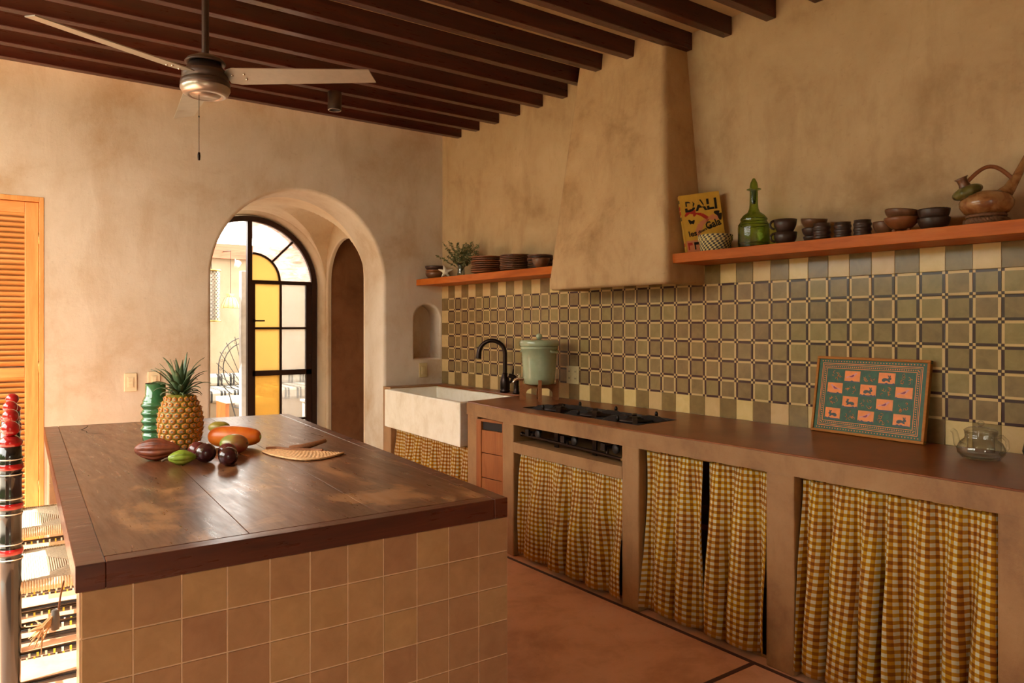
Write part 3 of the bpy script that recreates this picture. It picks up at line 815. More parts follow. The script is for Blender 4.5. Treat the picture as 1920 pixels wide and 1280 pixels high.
# ------------------------------------------------------------------ faucet and sprayer
def faucet():
    t = empty('bridge_faucet', (-0.075, -0.985, ZC), 0, 'dark bronze gooseneck faucet standing behind the sink', 'faucet'); t.name = 'gooseneck_faucet'
    b = MB().lathe([(0, 0), (0.036, 0), (0.036, 0.014), (0.033, 0.018), (0.035, 0.03), (0.036, 0.075), (0.031, 0.10), (0.026, 0.115), (0.021, 0.13), (0.017, 0.14), (0, 0.14)], 24)
    part(b, 'base', 'bronze', t)
    pts = [(0, 0, 0.13), (0, 0, 0.2), (0, 0, 0.275)]
    d = Vector((-0.72, 0.70, 0)).normalized(); r = 0.095
    for i in range(1, 15):
        a = pi * 0.97 * i / 14; p = d * (r - r * cos(a)); pts.append((p.x, p.y, 0.275 + r * sin(a)))
    e = d * (2 * r * 0.998 + 0.004); pts.append((e.x, e.y, 0.24))
    rs = [0.0155] * (len(pts) - 4) + [0.016, 0.018, 0.0195, 0.021]
    part(MB().tube(pts, rs, 14), 'spout', 'bronze', t)
    part(MB().lathe([(0.034, 0.0), (0.037, 0.004), (0.034, 0.008)], 20, (0, 0, 0.022)), 'collar', 'bronze', t)
    hd = MB().tube([(0.02, -0.03, 0.075), (0.025, -0.045, 0.085), (0.028, -0.052, 0.13), (0.03, -0.06, 0.17)], [0.012, 0.010, 0.006, 0.004], 10)
    part(hd, 'lever', 'bronze', t)
    s = empty('side_sprayer', (-0.078, -1.125, ZC), 0, 'small dark bronze side sprayer with angled head next to the faucet', 'sprayer')
    part(MB().lathe([(0, 0), (0.026, 0), (0.026, 0.012), (0.02, 0.02), (0.018, 0.05), (0.021, 0.056), (0.0, 0.06)], 18), 'base', 'bronze', s)
    part(MB().tube([(0, 0, 0.05), (0, 0, 0.09), (-0.004, 0.003, 0.105), (-0.02, 0.015, 0.122), (-0.042, 0.034, 0.128)], [0.016, 0.018, 0.019, 0.017, 0.015], 12), 'handle', 'bronze', s)
    part(MB().lathe([(0, 0), (0.013, 0), (0.013, 0.004), (0, 0.004)], 14, (-0.0455, 0.037, 0.129), Vector((-0.75, 0.62, 0.1)).to_track_quat('Z', 'Y').to_matrix()), 'nozzle', 'chrome', s)
faucet()

# ------------------------------------------------------------------ water crock on stand
def crock():
    st = empty('crock_stand', (-0.217, -1.551, ZC), 0, 'wooden cross-shaped stand under the green water crock', 'stand')
    # two arched boards slotted across each other
    for rz in (radians(-35.8), radians(54.2)):
        pts = [(-0.125, 0), (-0.085, 0), (-0.085, 0.04)] + [(-0.085 + 0.04 - 0.04 * cos(a), 0.04 + 0.035 * sin(a)) for a in [i * pi / 12 for i in range(1, 7)]]
        right = [(-x, z) for x, z in reversed(pts)]
        poly = pts + right + [(0.125, 0.135), (0.108, 0.135), (0.108, 0.102), (-0.108, 0.102), (-0.108, 0.135), (-0.125, 0.135)]
        n = len(poly); R_ = Matrix.Rotation(rz, 3, 'Z')
        vs = [R_ @ Vector((x, -0.011, z)) for x, z in poly] + [R_ @ Vector((x, 0.011, z)) for x, z in poly]
        tris = tessellate_polygon([[Vector((x, z, 0)) for x, z in poly]])
        fs = [tuple(t_) for t_ in tris] + [tuple(n + i for i in reversed(t_)) for t_ in tris] + [(i, (i + 1) % n, n + (i + 1) % n, n + i) for i in range(n)]
        part(MB().add(vs, fs), 'leg_board', 'standwood', st)
    t = empty('water_crock', (-0.217, -1.551, ZC + 0.102), 0, 'pale green glazed water crock with lid and tap on wooden stand', 'water crock')
    body = [(0, 0.0), (0.088, 0.0), (0.098, 0.008), (0.104, 0.05), (0.111, 0.15), (0.114, 0.222), (0.121, 0.226), (0.123, 0.236), (0.119, 0.244), (0.105, 0.244), (0.105, 0.1), (0, 0.06)]
    part(MB().lathe(body, 48), 'body', 'crock', t)
    lid = part(MB().lathe([(0, 0.243), (0.121, 0.243), (0.128, 0.25), (0.128, 0.272), (0.123, 0.281), (0.115, 0.284), (0.05, 0.287), (0, 0.288)], 48), 'lid', 'crock', t)
    part(MB().ellip((0, 0, 0.306), (0.0205, 0.0205, 0.0205), 20, 12), 'knob', 'crock', lid)
    for sg in (1, -1):
        d = Vector((0.811 * sg, -0.585 * sg, 0)) if True else None
        d = (Vector((0.25, -0.97, 0)) * sg).normalized(); n_ = Vector((-d.y, d.x, 0))
        pth = [d * 0.112 + n_ * -0.035 + Vector((0, 0, 0.214)), d * 0.126 + n_ * -0.026 + Vector((0, 0, 0.209)), d * 0.134 + Vector((0, 0, 0.206)), d * 0.126 + n_ * 0.026 + Vector((0, 0, 0.209)), d * 0.112 + n_ * 0.035 + Vector((0, 0, 0.214))]
        part(MB().tube(pth, [0.008, 0.010, 0.010, 0.010, 0.008], 10), 'ear', 'crock', t)
    dx = Vector((-0.93, -0.05, 0)).normalized(); dd = Vector((-0.86, 0.5, 0)).normalized()
    tp = part(MB().tube([dd * 0.095 + Vector((0, 0, 0.035)), dd * 0.145 + Vector((0, 0, 0.035)), dd * 0.155 + Vector((0, 0, 0.03)), dd * 0.168 + Vector((0, 0, 0.012))], [0.009, 0.010, 0.009, 0.007], 12), 'tap', 'chrome', t)
    part(MB().tube([dd * 0.13 + Vector((0, 0, 0.035)), dd * 0.13 + Vector((0, 0, 0.062))], [0.006, 0.005], 8).ellip(dd * 0.13 + Vector((0, 0, 0.064)), (0.016, 0.006, 0.006), 10, 6), 'tap_lever', 'chrome', tp)
crock()

# ------------------------------------------------------------------ cooktop
def cooktop():
    t = empty('cooktop', (-0.415, -2.29, ZC), 0, 'black three-burner gas cooktop sunk into the cement worktop', 'cooktop')
    L = Vector(t.location)
    pan = MB()
    P_ = [(x - L.x, y - L.y) for x, y in hole]
    # sunken pan
    pan.add([(x * 0.995, y * 0.998, 0.001) for x, y in P_] + [(x * 0.97, y * 0.99, -0.06) for x, y in P_], [(4, 5, 6, 7), (0, 1, 5, 4), (1, 2, 6, 5), (2, 3, 7, 6), (3, 0, 4, 7)])
    part(pan, 'pan', 'cast_iron', t)
    for k in range(3):
        cy = 0.29 - 0.30 * k; cx = -0.01 - 0.004 * k
        b = part(MB().lathe([(0, -0.02), (0.05, -0.02), (0.055, -0.012), (0.088, -0.014), (0.09, -0.006), (0.05, -0.004), (0.045, 0.0), (0, 0.0)], 28, (cx, cy, 0.006)), 'burner', 'cast_iron', t)
        part(MB().lathe([(0.0, 0.003), (0.03, 0.003), (0.035, -0.006)], 20, (cx, cy, 0.01)), 'burner_cap', 'black_iron', b)
        g = MB()
        for a in range(4):
            R_ = Matrix.Rotation(a * pi / 2 + pi / 4, 3, 'Z')
            prof = [(0.035, 0.018), (0.07, 0.022), (0.125, 0.016), (0.165, -0.004), (0.165, -0.03), (0.11, -0.012), (0.05, -0.006)]
            vs = [R_ @ Vector((x, w, z)) + Vector((cx, cy, 0)) for w in (-0.012, 0.012) for x, z in prof]
            n = len(prof)
            g.add(vs, [tuple(range(n)), tuple(range(2 * n - 1, n - 1, -1))] + [(i, n + i, n + (i + 1) % n, (i + 1) % n) for i in range(n)])
        part(g, 'grate', 'cast_iron', t)
        for sx in (-1, 1):
            part(MB().lathe([(0, 0), (0.008, 0), (0.009, 0.016), (0.005, 0.026), (0, 0.027)], 10, (cx + sx * 0.14, cy - 0.02, 0.006)), 'lug', 'black_iron', t)
    m = empty('gas_manifold', (-0.66, -2.35, 0.648), 0, 'dark steel gas pipe with three valves in the slot below the cooktop', 'gas pipe')
    y0, y1 = 0.40, -0.43
    part(MB().tube([(0.0, y0, 0.045), (-0.012, y1 * 0.5, 0.03), (-0.02, y1, 0.022)], 0.009, 12), 'pipe', 'bronze', m)
    part(MB().ellip((0.0, y0, 0.045), (0.014, 0.014, 0.014), 12, 8), 'end_cap', 'bronze', m)
    part(MB().lathe([(0, -0.02), (0.013, -0.02), (0.013, 0.0), (0.009, 0.012), (0.014, 0.02), (0, 0.024)], 14, (-0.02, y1, 0.022), Matrix.Rotation(pi / 2, 3, 'X')), 'end_fitting', 'brass', m)
    for k, yy in enumerate((0.30, 0.0, -0.30)):
        v = part(MB().tube([(-0.005 - 0.005 * k, yy, 0.035), (-0.005 - 0.005 * k, yy, 0.065), (0.05, yy - 0.01, 0.068)], [0.007, 0.008, 0.008], 10), 'valve', 'bronze', m)
        Rk = Matrix.Rotation(-pi / 2, 3, 'Y')
        part(MB().lathe([(0, 0), (0.022, 0), (0.024, 0.008), (0.018, 0.014), (0, 0.014)], 18, (0.0, yy - 0.05, 0.063), Rk), 'air_shutter', 'steel' if False else 'cast_iron', v)
        part(MB().cbox((-0.035, yy + 0.005, 0.068), (0.012, 0.03, 0.034)).cbox((-0.02, yy + 0.005, 0.068), (0.03, 0.01, 0.01)), 'valve_knob', 'black_iron', v)
        if k < 2: part(MB().box((0.035, yy - 0.17, 0.0), (0.042, yy - 0.14, 0.1)), 'strap', 'bronze', m)
cooktop()

# ------------------------------------------------------------------ wooden pull-out front
def pullout():
    y0, y1 = -1.506, -1.788
    t = empty('pull_out_bin', (fx(-1.65) + 0.012, -1.647, 0.02), 0, 'narrow red cedar pull-out front with slot grip between sink and stove', 'cabinet')
    a = atan2(fx(y1) - fx(y0), -(y1 - y0))
    t.rotation_euler = (0, 0, -a)
    w = 0.141
    for s in (1, -1): part(MB().box((-0.004, min(s * w, s * (w - 0.045)), 0), (0.018, max(s * w, s * (w - 0.045)), 0.715)), 'stile', 'cedar', t, bevel=0.002)
    zb = [0.04, 0.2, 0.365, 0.515, 0.655]
    for a_, b_ in zip(zb, zb[1:]): part(MB().box((0.0, -w + 0.046, a_ + 0.002), (0.018, w - 0.046, b_ - 0.002)), 'board', 'cedar', t, bevel=0.003)
    part(MB().box((-0.003, -w + 0.046, 0.0), (0.018, w - 0.046, 0.04)), 'rail', 'cedar', t)
    part(MB().box((0.012, -w + 0.046, 0.655), (0.018, w - 0.046, 0.71)), 'slot_back', 'dark_slot', t)
    part(MB().box((-0.004, -w + 0.046, 0.705), (0.02, w - 0.046, 0.72)), 'top_lip', 'cedar', t)
pullout()

# ------------------------------------------------------------------ gingham curtains
def curtain(y0, y1, zt, zb, folds, seed, label, off=0.035, flare=0.02, lean=0.0, rise=0.0):
    rnd = random.Random(seed)
    W_ = y0 - y1; H = zt - zb
    ph = [rnd.uniform(0, 6.28) for _ in range(8)]
    am = [rnd.uniform(0.6, 1.2) for _ in range(40)]
    def fn(u, v):
        k = 1 - (1 - v) ** 2
        up = u + 0.035 * sin(2 * pi * u * 1.3 + ph[0]) * k + 0.012 * sin(2 * pi * u * 3 + ph[1])
        p = 2 * pi * folds * up + ph[2] + 0.5 * sin(3 * v + ph[3])
        fi = int(max(0, min(38, folds * u)))
        a = (0.008 + 0.030 * k) * (am[fi] * (1 - (folds * u) % 1) + am[fi + 1] * ((folds * u) % 1))
        s_ = sin(p); s_ = math.copysign(abs(s_) ** 0.75, s_)
        x = a * s_ + 0.0035 * sin(2 * pi * folds * 3.1 * u + ph[4]) * (1 - v) ** 1.5 + 0.003 * sin(9 * v + 14 * u + ph[5])
        side = (u - 0.5) * 2
        y = y0 - W_ * u - flare * side * v * (0.4 + 0.6 * abs(side)) + 0.010 * cos(p) * k + lean * v
        inset = 0.012
        y = max(min(y, y0 + (flare if flare > 0.012 else 0)), y1 - 0.004)
        z = zt - H * v + 0.006 * sin(p * 1.0 + ph[6]) * (1 if v < 0.02 else 0) + 0.010 * sin(p + 0.6) * v ** 3 + rise * (1 - u) * v
        return (fx(max(-5.4, min(-0.05, y))) + off - 0.028 * v - x, y, z)
    mb = MB().grid(int(44 * W_ / 0.3), 40, fn, lambda u, v: (u * W_ * 1.3, H * (1 - v)))
    o = mb.build('gingham_curtain', M['gingham'])
    sd = o.modifiers.new('thickness', 'SOLIDIFY'); sd.thickness = 0.0012
    return tagp(o, label, 'curtain', 'mustard gingham curtains under the counter')
curtain(-0.172, -0.80, 0.522, 0.03, 4, 1, 'yellow and white gingham curtain under the sink, panel by the arch', flare=0.004)
curtain(-0.81, -1.352, 0.528, 0.03, 3.6, 2, 'yellow and white gingham curtain under the sink, panel by the wooden pull-out', flare=0.004)
curtain(-1.955, -2.795, 0.585, 0.028, 5, 3, 'wide gingham curtain under the gas valve slot', flare=0.03)
curtain(-2.925, -3.235, 0.742, 0.03, 2.6, 4, 'gingham curtain panel beside the stove bay, nearer the sink side of the gap', flare=0.03)
curtain(-3.255, -3.555, 0.742, 0.03, 2.4, 5, 'gingham curtain panel between the dark gap and the wide cement pillar', flare=0.012)
curtain(-3.69, -4.005, 0.742, 0.03, 3.3, 6, 'gingham curtain panel below the painted tray', flare=0.004, lean=0.022)
curtain(-4.012, -4.338, 0.742, 0.03, 3.4, 8, 'gingham curtain panel below the glass teapot', flare=0.004)
for y0, y1, z, lb in ((-0.161, -1.359, 0.516, 'under the sink'), (-1.921, -2.799, 0.580, 'under the stove'), (-2.906, -3.559, 0.738, 'beside the stove'), (-3.681, -4.346, 0.738, 'below the tray')):
    o = MB().tube([(fx(y0) + 0.036, y0, z), (fx(y1) + 0.036, y1, z)], 0.005, 8).build('curtain_rod', M['brass'])
    tagp(o, 'thin brass curtain rod ' + lb, 'rod', 'curtain rods')

# ================================================================== ISLAND
ZI = 0.81
IFL, IFR, IBR, IBL = (-3.026, -3.516), (-1.934, -3.543), (-1.734, -1.185), (-2.90, -1.017)
def IQ(s, t):
    return tuple((IFL[i] * (1 - s) + IFR[i] * s) * (1 - t) + (IBL[i] * (1 - s) + IBR[i] * s) * t for i in (0, 1))
island = empty('kitchen_island', (0, 0, 0), 0, 'large tiled island with dark plank top in the middle of the kitchen', 'island')
def slab(s0, s1, t0, t1, z0, z1, nm, mat, g=0.0006, bev=0.001):
    c = [IQ(s0, t0), IQ(s1, t0), IQ(s1, t1), IQ(s0, t1)]
    cx = sum(p[0] for p in c) / 4; cy = sum(p[1] for p in c) / 4
    c = [(x + (g if x < cx else -g), y + (g if y < cy else -g)) for x, y in c]
    return part(MB().hexa([(x, y, z0) for x, y in c] + [(x, y, z1) for x, y in c]), nm, mat, island, bevel=bev)
sb = [0.052, 0.335, 0.645, 0.958]
for a, b in zip(sb, sb[1:]): slab(a, b, 0.018, 0.985, 0.772, ZI, 'plank', 'tabletop')
slab(0, 0.052, 0, 1, 0.753, ZI - 0.0003, 'edge_board', 'tableedge', 0.0004, 0.0025)
slab(0.958, 1, 0, 1, 0.753, ZI - 0.0003, 'edge_board', 'tableedge', 0.0004, 0.0025)
slab(0.052, 0.958, 0, 0.018, 0.753, ZI - 0.0003, 'edge_board', 'tableedge', 0.0004, 0.0025)
slab(0.052, 0.958, 0.985, 1, 0.753, ZI - 0.0003, 'edge_board', 'tableedge', 0.0004, 0.0025)
part(MB().hexa([(x, y, z) for z in (0.7525, 0.7715) for x, y in (IQ(0.03, 0.01), IQ(0.97, 0.01), IQ(0.97, 0.99), IQ(0.03, 0.99))]), 'underboard', 'tableedge', island)
def ins(p, dx, dy): return (p[0] + dx, p[1] + dy)
A0, A1 = (-3.014, -3.502), (-1.926, -3.529)       # front face line
B1, B0 = (-1.742, -1.200), (-2.885, -1.035)
def quadbox(c, z0, z1): return MB().hexa([(x, y, z0) for x, y in c] + [(x, y, z1) for x, y in c])
part(quadbox([A0, A1, (-1.918, -3.43), (-3.009, -3.403)], 0, 0.7525), 'end_wall', 'grout_island', island)
part(quadbox([(-2.89, -1.135), (-1.737, -1.28), B1, B0], 0, 0.7525), 'end_wall', 'grout_island', island)
part(quadbox([(-2.60, -3.412), (-1.919, -3.43), (-1.737, -1.28), (-2.52, -1.182)], 0, 0.7525), 'core', 'grout_island', island)
iv, if_, iuv = tile_mesh('tile', 0.0962, 0.0026, 0.0012, 'y')
mb = MB(); mb.add(iv, if_, False, iuv); ITM = mb.mesh('tile'); ITM.materials.append(M['t_island'])
def tile_run(p, q, n, rows, z_top=0.7515, pitch=0.1, sx=1.0):
    d = Vector((q[0] - p[0], q[1] - p[1], 0)); L = d.length; d.normalize()
    rz = atan2(d.y, d.x)
    for i in range(n):
        c = Vector((p[0], p[1], 0)) + d * L * (i + 0.5) / n
        for r in range(rows):
            zc = z_top - (r + 0.5) * pitch; s_ = 1.0
            if zc - 0.05 < 0.0: zc, s_ = (z_top - r * pitch) / 2, (z_top - r * pitch) / pitch * 0.98
            o = obj('tile', ITM, None, island, (c.x, c.y, zc), (0, 0, rz + random.uniform(-.004, .004)))
            o.scale = (L / n / 0.1, 1, s_); o.rotation_euler.x = random.uniform(-.006, .006)
tile_run(A0, A1, 11, 8)
tile_run(A1, B1, 23, 7)
tile_run((-2.888, -1.136), (-2.56, -1.178), 3, 7)
tile_run((-3.009, -3.405), A0, 1, 7)

ck = [(-2.72, -1.10), (-2.735, -1.17), (-2.765, -1.25), (-2.75, -1.31), (-2.755, -1.37), (-2.70, -1.46), (-2.655, -1.54)]
part(MB().tube([(x, y, ZI - 0.0012) for x, y in ck], [0.0015, 0.003, 0.003, 0.0025, 0.0025, 0.002, 0.001], 6), 'crack', 'dark_slot', island)
# --- things on the island
def RZ(a): return Matrix.Rotation(a, 3, 'Z')
AR_ = atan2(-0.585, 0.811)          # direction roughly along the picture's width
# green ribbed vase
t = empty('ribbed_vase', (-2.568, -1.925, ZI), 0, 'green glazed ribbed ceramic vase behind the pineapple', 'vase')
pr = [(0, 0), (0.040, 0.0), (0.046, 0.008), (0.050, 0.03), (0.053, 0.05)]
for k in range(4):
    z0 = 0.052 + 0.033 * k
    for i in range(8):
        a = 2 * pi * i / 8; pr.append((0.0525 + 0.0042 * cos(a + pi), z0 + 0.033 * i / 8))
pr += [(0.050, 0.186), (0.044, 0.197), (0.040, 0.206), (0.0395, 0.255), (0.036, 0.256), (0.0355, 0.2), (0.045, 0.17), (0.045, 0.02), (0, 0.015)]
part(MB().lathe(pr, 40), 'body', 'vase_green', t)
part(MB().lathe([(0.0365, 0.254), (0.038, 0.2575), (0.0402, 0.2555)], 40), 'rim', 'clay_dark', t)
# pineapple
def pineapple():
    t = empty('pineapple', (-2.50, -2.06, ZI), 0, 'ripe golden pineapple with green crown standing on the island', 'pineapple')
    H = 0.215
    def rad(z):
        q = z / H; return 0.075 * (0.78 + 0.36 * sin(pi * min(1, max(0, q * 0.86 + 0.10))) - 0.22 * max(0, q - 0.72) ** 1 * 2.2) * (1 if q > 0.03 else 0.9)
    prof = [(0, 0)] + [(rad(H * i / 16) * 0.975, H * i / 16) for i in range(17)] + [(0, H + 0.004)]
    part(MB().lathe(prof, 32), 'body', 'pine_body', t)
    # one eye: hexagonal scale with a dry spiked tip
    e = MB(); n = 6
    ring = lambda r, h: [(r * 0.0125 * cos(2 * pi * k / n + pi / 6), r * 0.0118 * sin(2 * pi * k / n + pi / 6), h) for k in range(n)]
    e.add(ring(1.0, -0.002) + ring(0.86, 0.0035) + ring(0.45, 0.006) + [(0, 0, 0.0055)], [(k, (k + 1) % n, n + (k + 1) % n, n + k) for k in range(n)] + [(n + k, n + (k + 1) % n, 2 * n + (k + 1) % n, 2 * n + k) for k in range(n)] + [(2 * n + k, 2 * n + (k + 1) % n, 3 * n) for k in range(n)])
    em = e.mesh('eye'); em.materials.append(M['pine_eye']); em.materials.append(M['pine_tip'])
    for i, p in enumerate(em.polygons): p.material_index = 1 if i >= 2 * n else 0
    sp = MB().add([(-0.003, -0.002, 0.004), (0.003, -0.002, 0.004), (0, 0.0035, 0.004), (0.0005, 0.006, 0.0125)], [(0, 1, 3), (1, 2, 3), (2, 0, 3)]).mesh('spike'); sp.materials.append(M['pine_tip'])
    rows, per = 10, 16
    for r in range(rows):
        z = H * (r + 0.6) / (rows + 0.3)
        rr = rad(z); m = max(12, int(round(2 * pi * rr / 0.0235)))
        m = 16
        for k in range(m // 1):
            if (k + r) % 1: continue
            a = 2 * pi * (k + 0.5 * (r % 2)) / m
            nrm = Vector((cos(a), sin(a), 0.25 * (z / H - 0.45))).normalized()
            q = nrm.to_track_quat('Z', 'Y')
            o = obj('eye', em, None, t, (cos(a) * rr * 0.97, sin(a) * rr * 0.97, z)); o.rotation_euler = q.to_euler()
            sc = rr / 0.083; o.scale = (sc * 1.22, 1.02, 0.95)
            o2 = obj('spike', sp, None, o)
    rnd = random.Random(3)
    def leaf(L, w, bend, az, el, z0, base):
        N_ = 8; vs = []
        for i in range(N_ + 1):
            s_ = i / N_; ang = el - bend * s_ * s_
            if i == 0: x, zz = base, z0
            else: x += L / N_ * cos(ang); zz += L / N_ * sin(ang)
            ww = w * (1 - s_ ** 1.6) * (0.75 + 0.5 * s_ * (1 - s_) * 2) + 0.0006
            for k in (-1, 0, 1):
                p = Vector((x - (0.25 * ww * abs(k)) * sin(ang) * -1, k * ww, zz + 0.35 * ww * abs(k)))
                vs.append(RZ(az) @ p)
        fs = [(i * 3 + k, i * 3 + k + 1, i * 3 + k + 4, i * 3 + k + 3) for i in range(N_) for k in (0, 1)]
        o = MB().add(vs, fs, True).build('leaf', M['pine_leaf'], t)
        sd = o.modifiers.new('thickness', 'SOLIDIFY'); sd.thickness = 0.0018
    for i in range(44):
        q = i / 44; az = i * 2.39996 + rnd.uniform(-.2, .2)
        L = 0.05 + 0.095 * min(1, q * 1.3) + rnd.uniform(-.012, .024) - (0.03 if q > 0.85 else 0)
        leaf(L, 0.0085 + 0.0055 * sin(pi * q), 1.3 * (1 - q) + 0.1 + rnd.uniform(-.2, .3), az, radians(28 + 56 * q), H - 0.004 + 0.035 * q, 0.024 * (1 - q) + 0.004)
pineapple()
# cacao pods
def pod(name, loc, L, r, ridges, mat, az, tilt, label, stem):
    t = empty(name, loc, az, label, 'cacao pod')
    def fn(p, tt, a):
        q = 0.5 - 0.5 * cos(tt)          # 0..1 along
        k = 1 + 0.20 * abs(cos(ridges / 2 * a)) ** 0.5 * sin(pi * min(1, q * 1.05)) - 0.16 + 0.02 * sin(9 * a + 30 * q)
        taper = (1 - 0.28 * max(0, q - 0.5) * 2) if True else 1
        return Vector((p.x * k * taper, p.y * k * taper, p.z))
    R_ = Euler((0, pi / 2, 0)).to_matrix()
    part(MB().ellip((0, 0, 0), (r, r, L / 2), 60, 26, R_, fn), 'body', mat, t)
    sx = -1 if stem < 0 else 1
    part(MB().tube([(sx * (L / 2 - 0.006), 0, 0), (sx * (L / 2 + 0.008), 0, -0.002), (sx * (L / 2 + 0.018), 0.004, -0.008)], [0.006, 0.0045, 0.004], 8), 'stem', 'twig', t)
pod('cacao_pod', (-2.635, -2.315, ZI + 0.041), 0.165, 0.0405, 10, 'cacao', AR_ + 0.12, 0, 'brown ribbed cacao pod lying in front of the green vase', 1)
pod('cacao_pod', (-2.58, -2.455, ZI + 0.0255), 0.098, 0.026, 8, 'cacao_green', AR_ + 0.5, 0, 'small lime green cacao pod in front of the brown pod', -1)
# dark purple round fruit
def round_fruit(loc, r, mat, label, ca):
    t = empty('purple_fruit', (loc[0], loc[1], ZI + r * 0.965), 0, label, 'fruit', 'round purple fruit on the island')
    part(MB().ellip((0, 0, 0), (r, r, r * 0.97), 28, 18), 'body', mat, t)
    d = Vector((cos(ca), sin(ca), 0.5)).normalized()
    part(MB().lathe([(0, 0.002), (0.005, 0.002), (0.0065, 0.0)], 8, d * r * 0.985, d.to_track_quat('Z', 'Y').to_matrix()), 'stem_scar', 'twig', t)
round_fruit((-2.502, -2.462), 0.0365, 'plum', 'dark purple round fruit directly beside the green cacao pod', -2.2)
round_fruit((-2.509, -2.372), 0.034, 'plum_red', 'reddish purple round fruit tucked between the cacao pod and a darker fruit', 1)
round_fruit((-2.453, -2.572), 0.034, 'plum', 'dark purple round fruit lying nearest the front edge of the island', -0.8)
round_fruit((-2.428, -2.470), 0.0335, 'plum_red', 'purple round fruit half hidden, touching the mango', 0.4)
# mango, papaya, yellow fruit
t = empty('mango', (-2.368, -2.335, ZI + 0.038), AR_ - 0.25, 'green and red mango lying in front of the papaya', 'mango')
part(MB().ellip((0, 0, 0), (0.058, 0.043, 0.038), 28, 18, None, lambda p, tt, a: Vector((p.x, p.y + 0.12 * p.x * p.x / 0.058, p.z * (1 + 0.12 * p.x / 0.058)))), 'body', 'mango', t)
part(MB().lathe([(0, 0.004), (0.005, 0.003), (0.007, -0.001)], 8, (0.055, 0.006, 0.004), Matrix.Rotation(pi / 2, 3, 'Y')), 'stem_scar', 'twig', t)
t = empty('papaya', (-2.319, -2.184, ZI + 0.0435), AR_ - 0.02, 'long ripe orange papaya lying behind the mango', 'papaya')
part(MB().ellip((0, 0, 0), (0.044, 0.043, 0.106), 30, 22, Euler((0, pi / 2, 0)).to_matrix(), lambda p, tt, a: Vector((p.x * sin(tt) ** -0.4 * (1 + 0.06 * sin(2 * tt)), p.y * sin(tt) ** -0.4 * (1 + 0.06 * sin(2 * tt)), p.z)) if sin(tt) > 0.02 else p), 'body', 'papaya', t)
part(MB().lathe([(0, 0.004), (0.008, 0.003), (0.011, -0.002)], 10, (0.1045, 0, 0), Matrix.Rotation(pi / 2, 3, 'Y')), 'stem_scar', 'cacao_green', t)
t = empty('yellow_fruit', (-2.262, -1.745, ZI + 0.028), AR_, 'yellow green fruit just showing behind the papaya', 'fruit')
part(MB().ellip((0, 0, 0), (0.05, 0.034, 0.028), 22, 14), 'body', 'yellow_fruit', t)
part(MB().ellip((0.049, 0, 0), (0.004, 0.004, 0.004), 8, 6), 'stem_scar', 'twig', t)
# palm hand fan lying flat
def palm_fan():
    t = empty('palm_hand_fan', (-2.135, -2.44, ZI), 0, 'woven palm hand fan lying flat on the island planks', 'hand fan')
    c = Vector((-2.11, -2.39, 0)); L = Vector(t.location)
    a0, a1 = radians(172), radians(305)
    out = []
    pts = [(-2.267, -2.373), (-2.262, -2.48), (-2.235, -2.585), (-2.205, -2.64), (-2.16, -2.66), (-2.105, -2.645), (-2.06, -2.62), (-2.024, -2.592)]
    inner = [(-2.075, -2.51), (-2.10, -2.475), (-2.14, -2.44), (-2.175, -2.40), (-2.20, -2.345), (-2.24, -2.335)]
    def dens(P_, n):
        o = []
        for i in range(n + 1):
            s_ = i / n * (len(P_) - 1); k = min(int(s_), len(P_) - 2); f_ = s_ - k
            p0, p1 = P_[max(k - 1, 0)], P_[k]; p2, p3 = P_[k + 1], P_[min(k + 2, len(P_) - 1)]
            q = []
            for c_ in (0, 1):
                q.append(0.5 * (2 * p1[c_] + (p2[c_] - p0[c_]) * f_ + (2 * p0[c_] - 5 * p1[c_] + 4 * p2[c_] - p3[c_]) * f_ ** 2 + (3 * p1[c_] - p0[c_] - 3 * p2[c_] + p3[c_]) * f_ ** 3))
            o.append(q)
        return o
    O_ = dens(pts, 40); I_ = dens(list(reversed(inner)), 40)
    vs = []; K = 12
    for i in range(41):
        for j in range(K + 1):
            s_ = j / K; x = O_[i][0] * (1 - s_) + I_[i][0] * s_ - L.x; y = O_[i][1] * (1 - s_) + I_[i][1] * s_ - L.y
            vs.append((x, y, 0.004 + (0.0022 if j % 2 else 0.0) + (0.001 if (i + j) % 2 else 0)))
    fs = [(i * (K + 1) + j, (i + 1) * (K + 1) + j, (i + 1) * (K + 1) + j + 1, i * (K + 1) + j + 1) for i in range(40) for j in range(K)]
    o = MB().add(vs, fs, False).build('blade', M['straw'], t); sd = o.modifiers.new('thickness', 'SOLIDIFY'); sd.thickness = 0.004; sd.offset = -1
    part(MB().tube([(O_[i][0] - L.x, O_[i][1] - L.y, 0.005) for i in range(41)], 0.0042, 6), 'rim', 'straw', t)
    part(MB().tube([(p[0] - L.x, p[1] - L.y, 0.008) for p in dens(inner, 24)], 0.006, 8), 'binding', 'straw_dark', t)
    part(MB().tube([(-2.165 - L.x, -2.395 - L.y, 0.008), (-2.13 - L.x, -2.42 - L.y, 0.012), (-2.08 - L.x, -2.42 - L.y, 0.02), (-2.02 - L.x, -2.405 - L.y, 0.028)], [0.012, 0.013, 0.011, 0.008], 8), 'handle', 'straw_dark', t)
palm_fan()

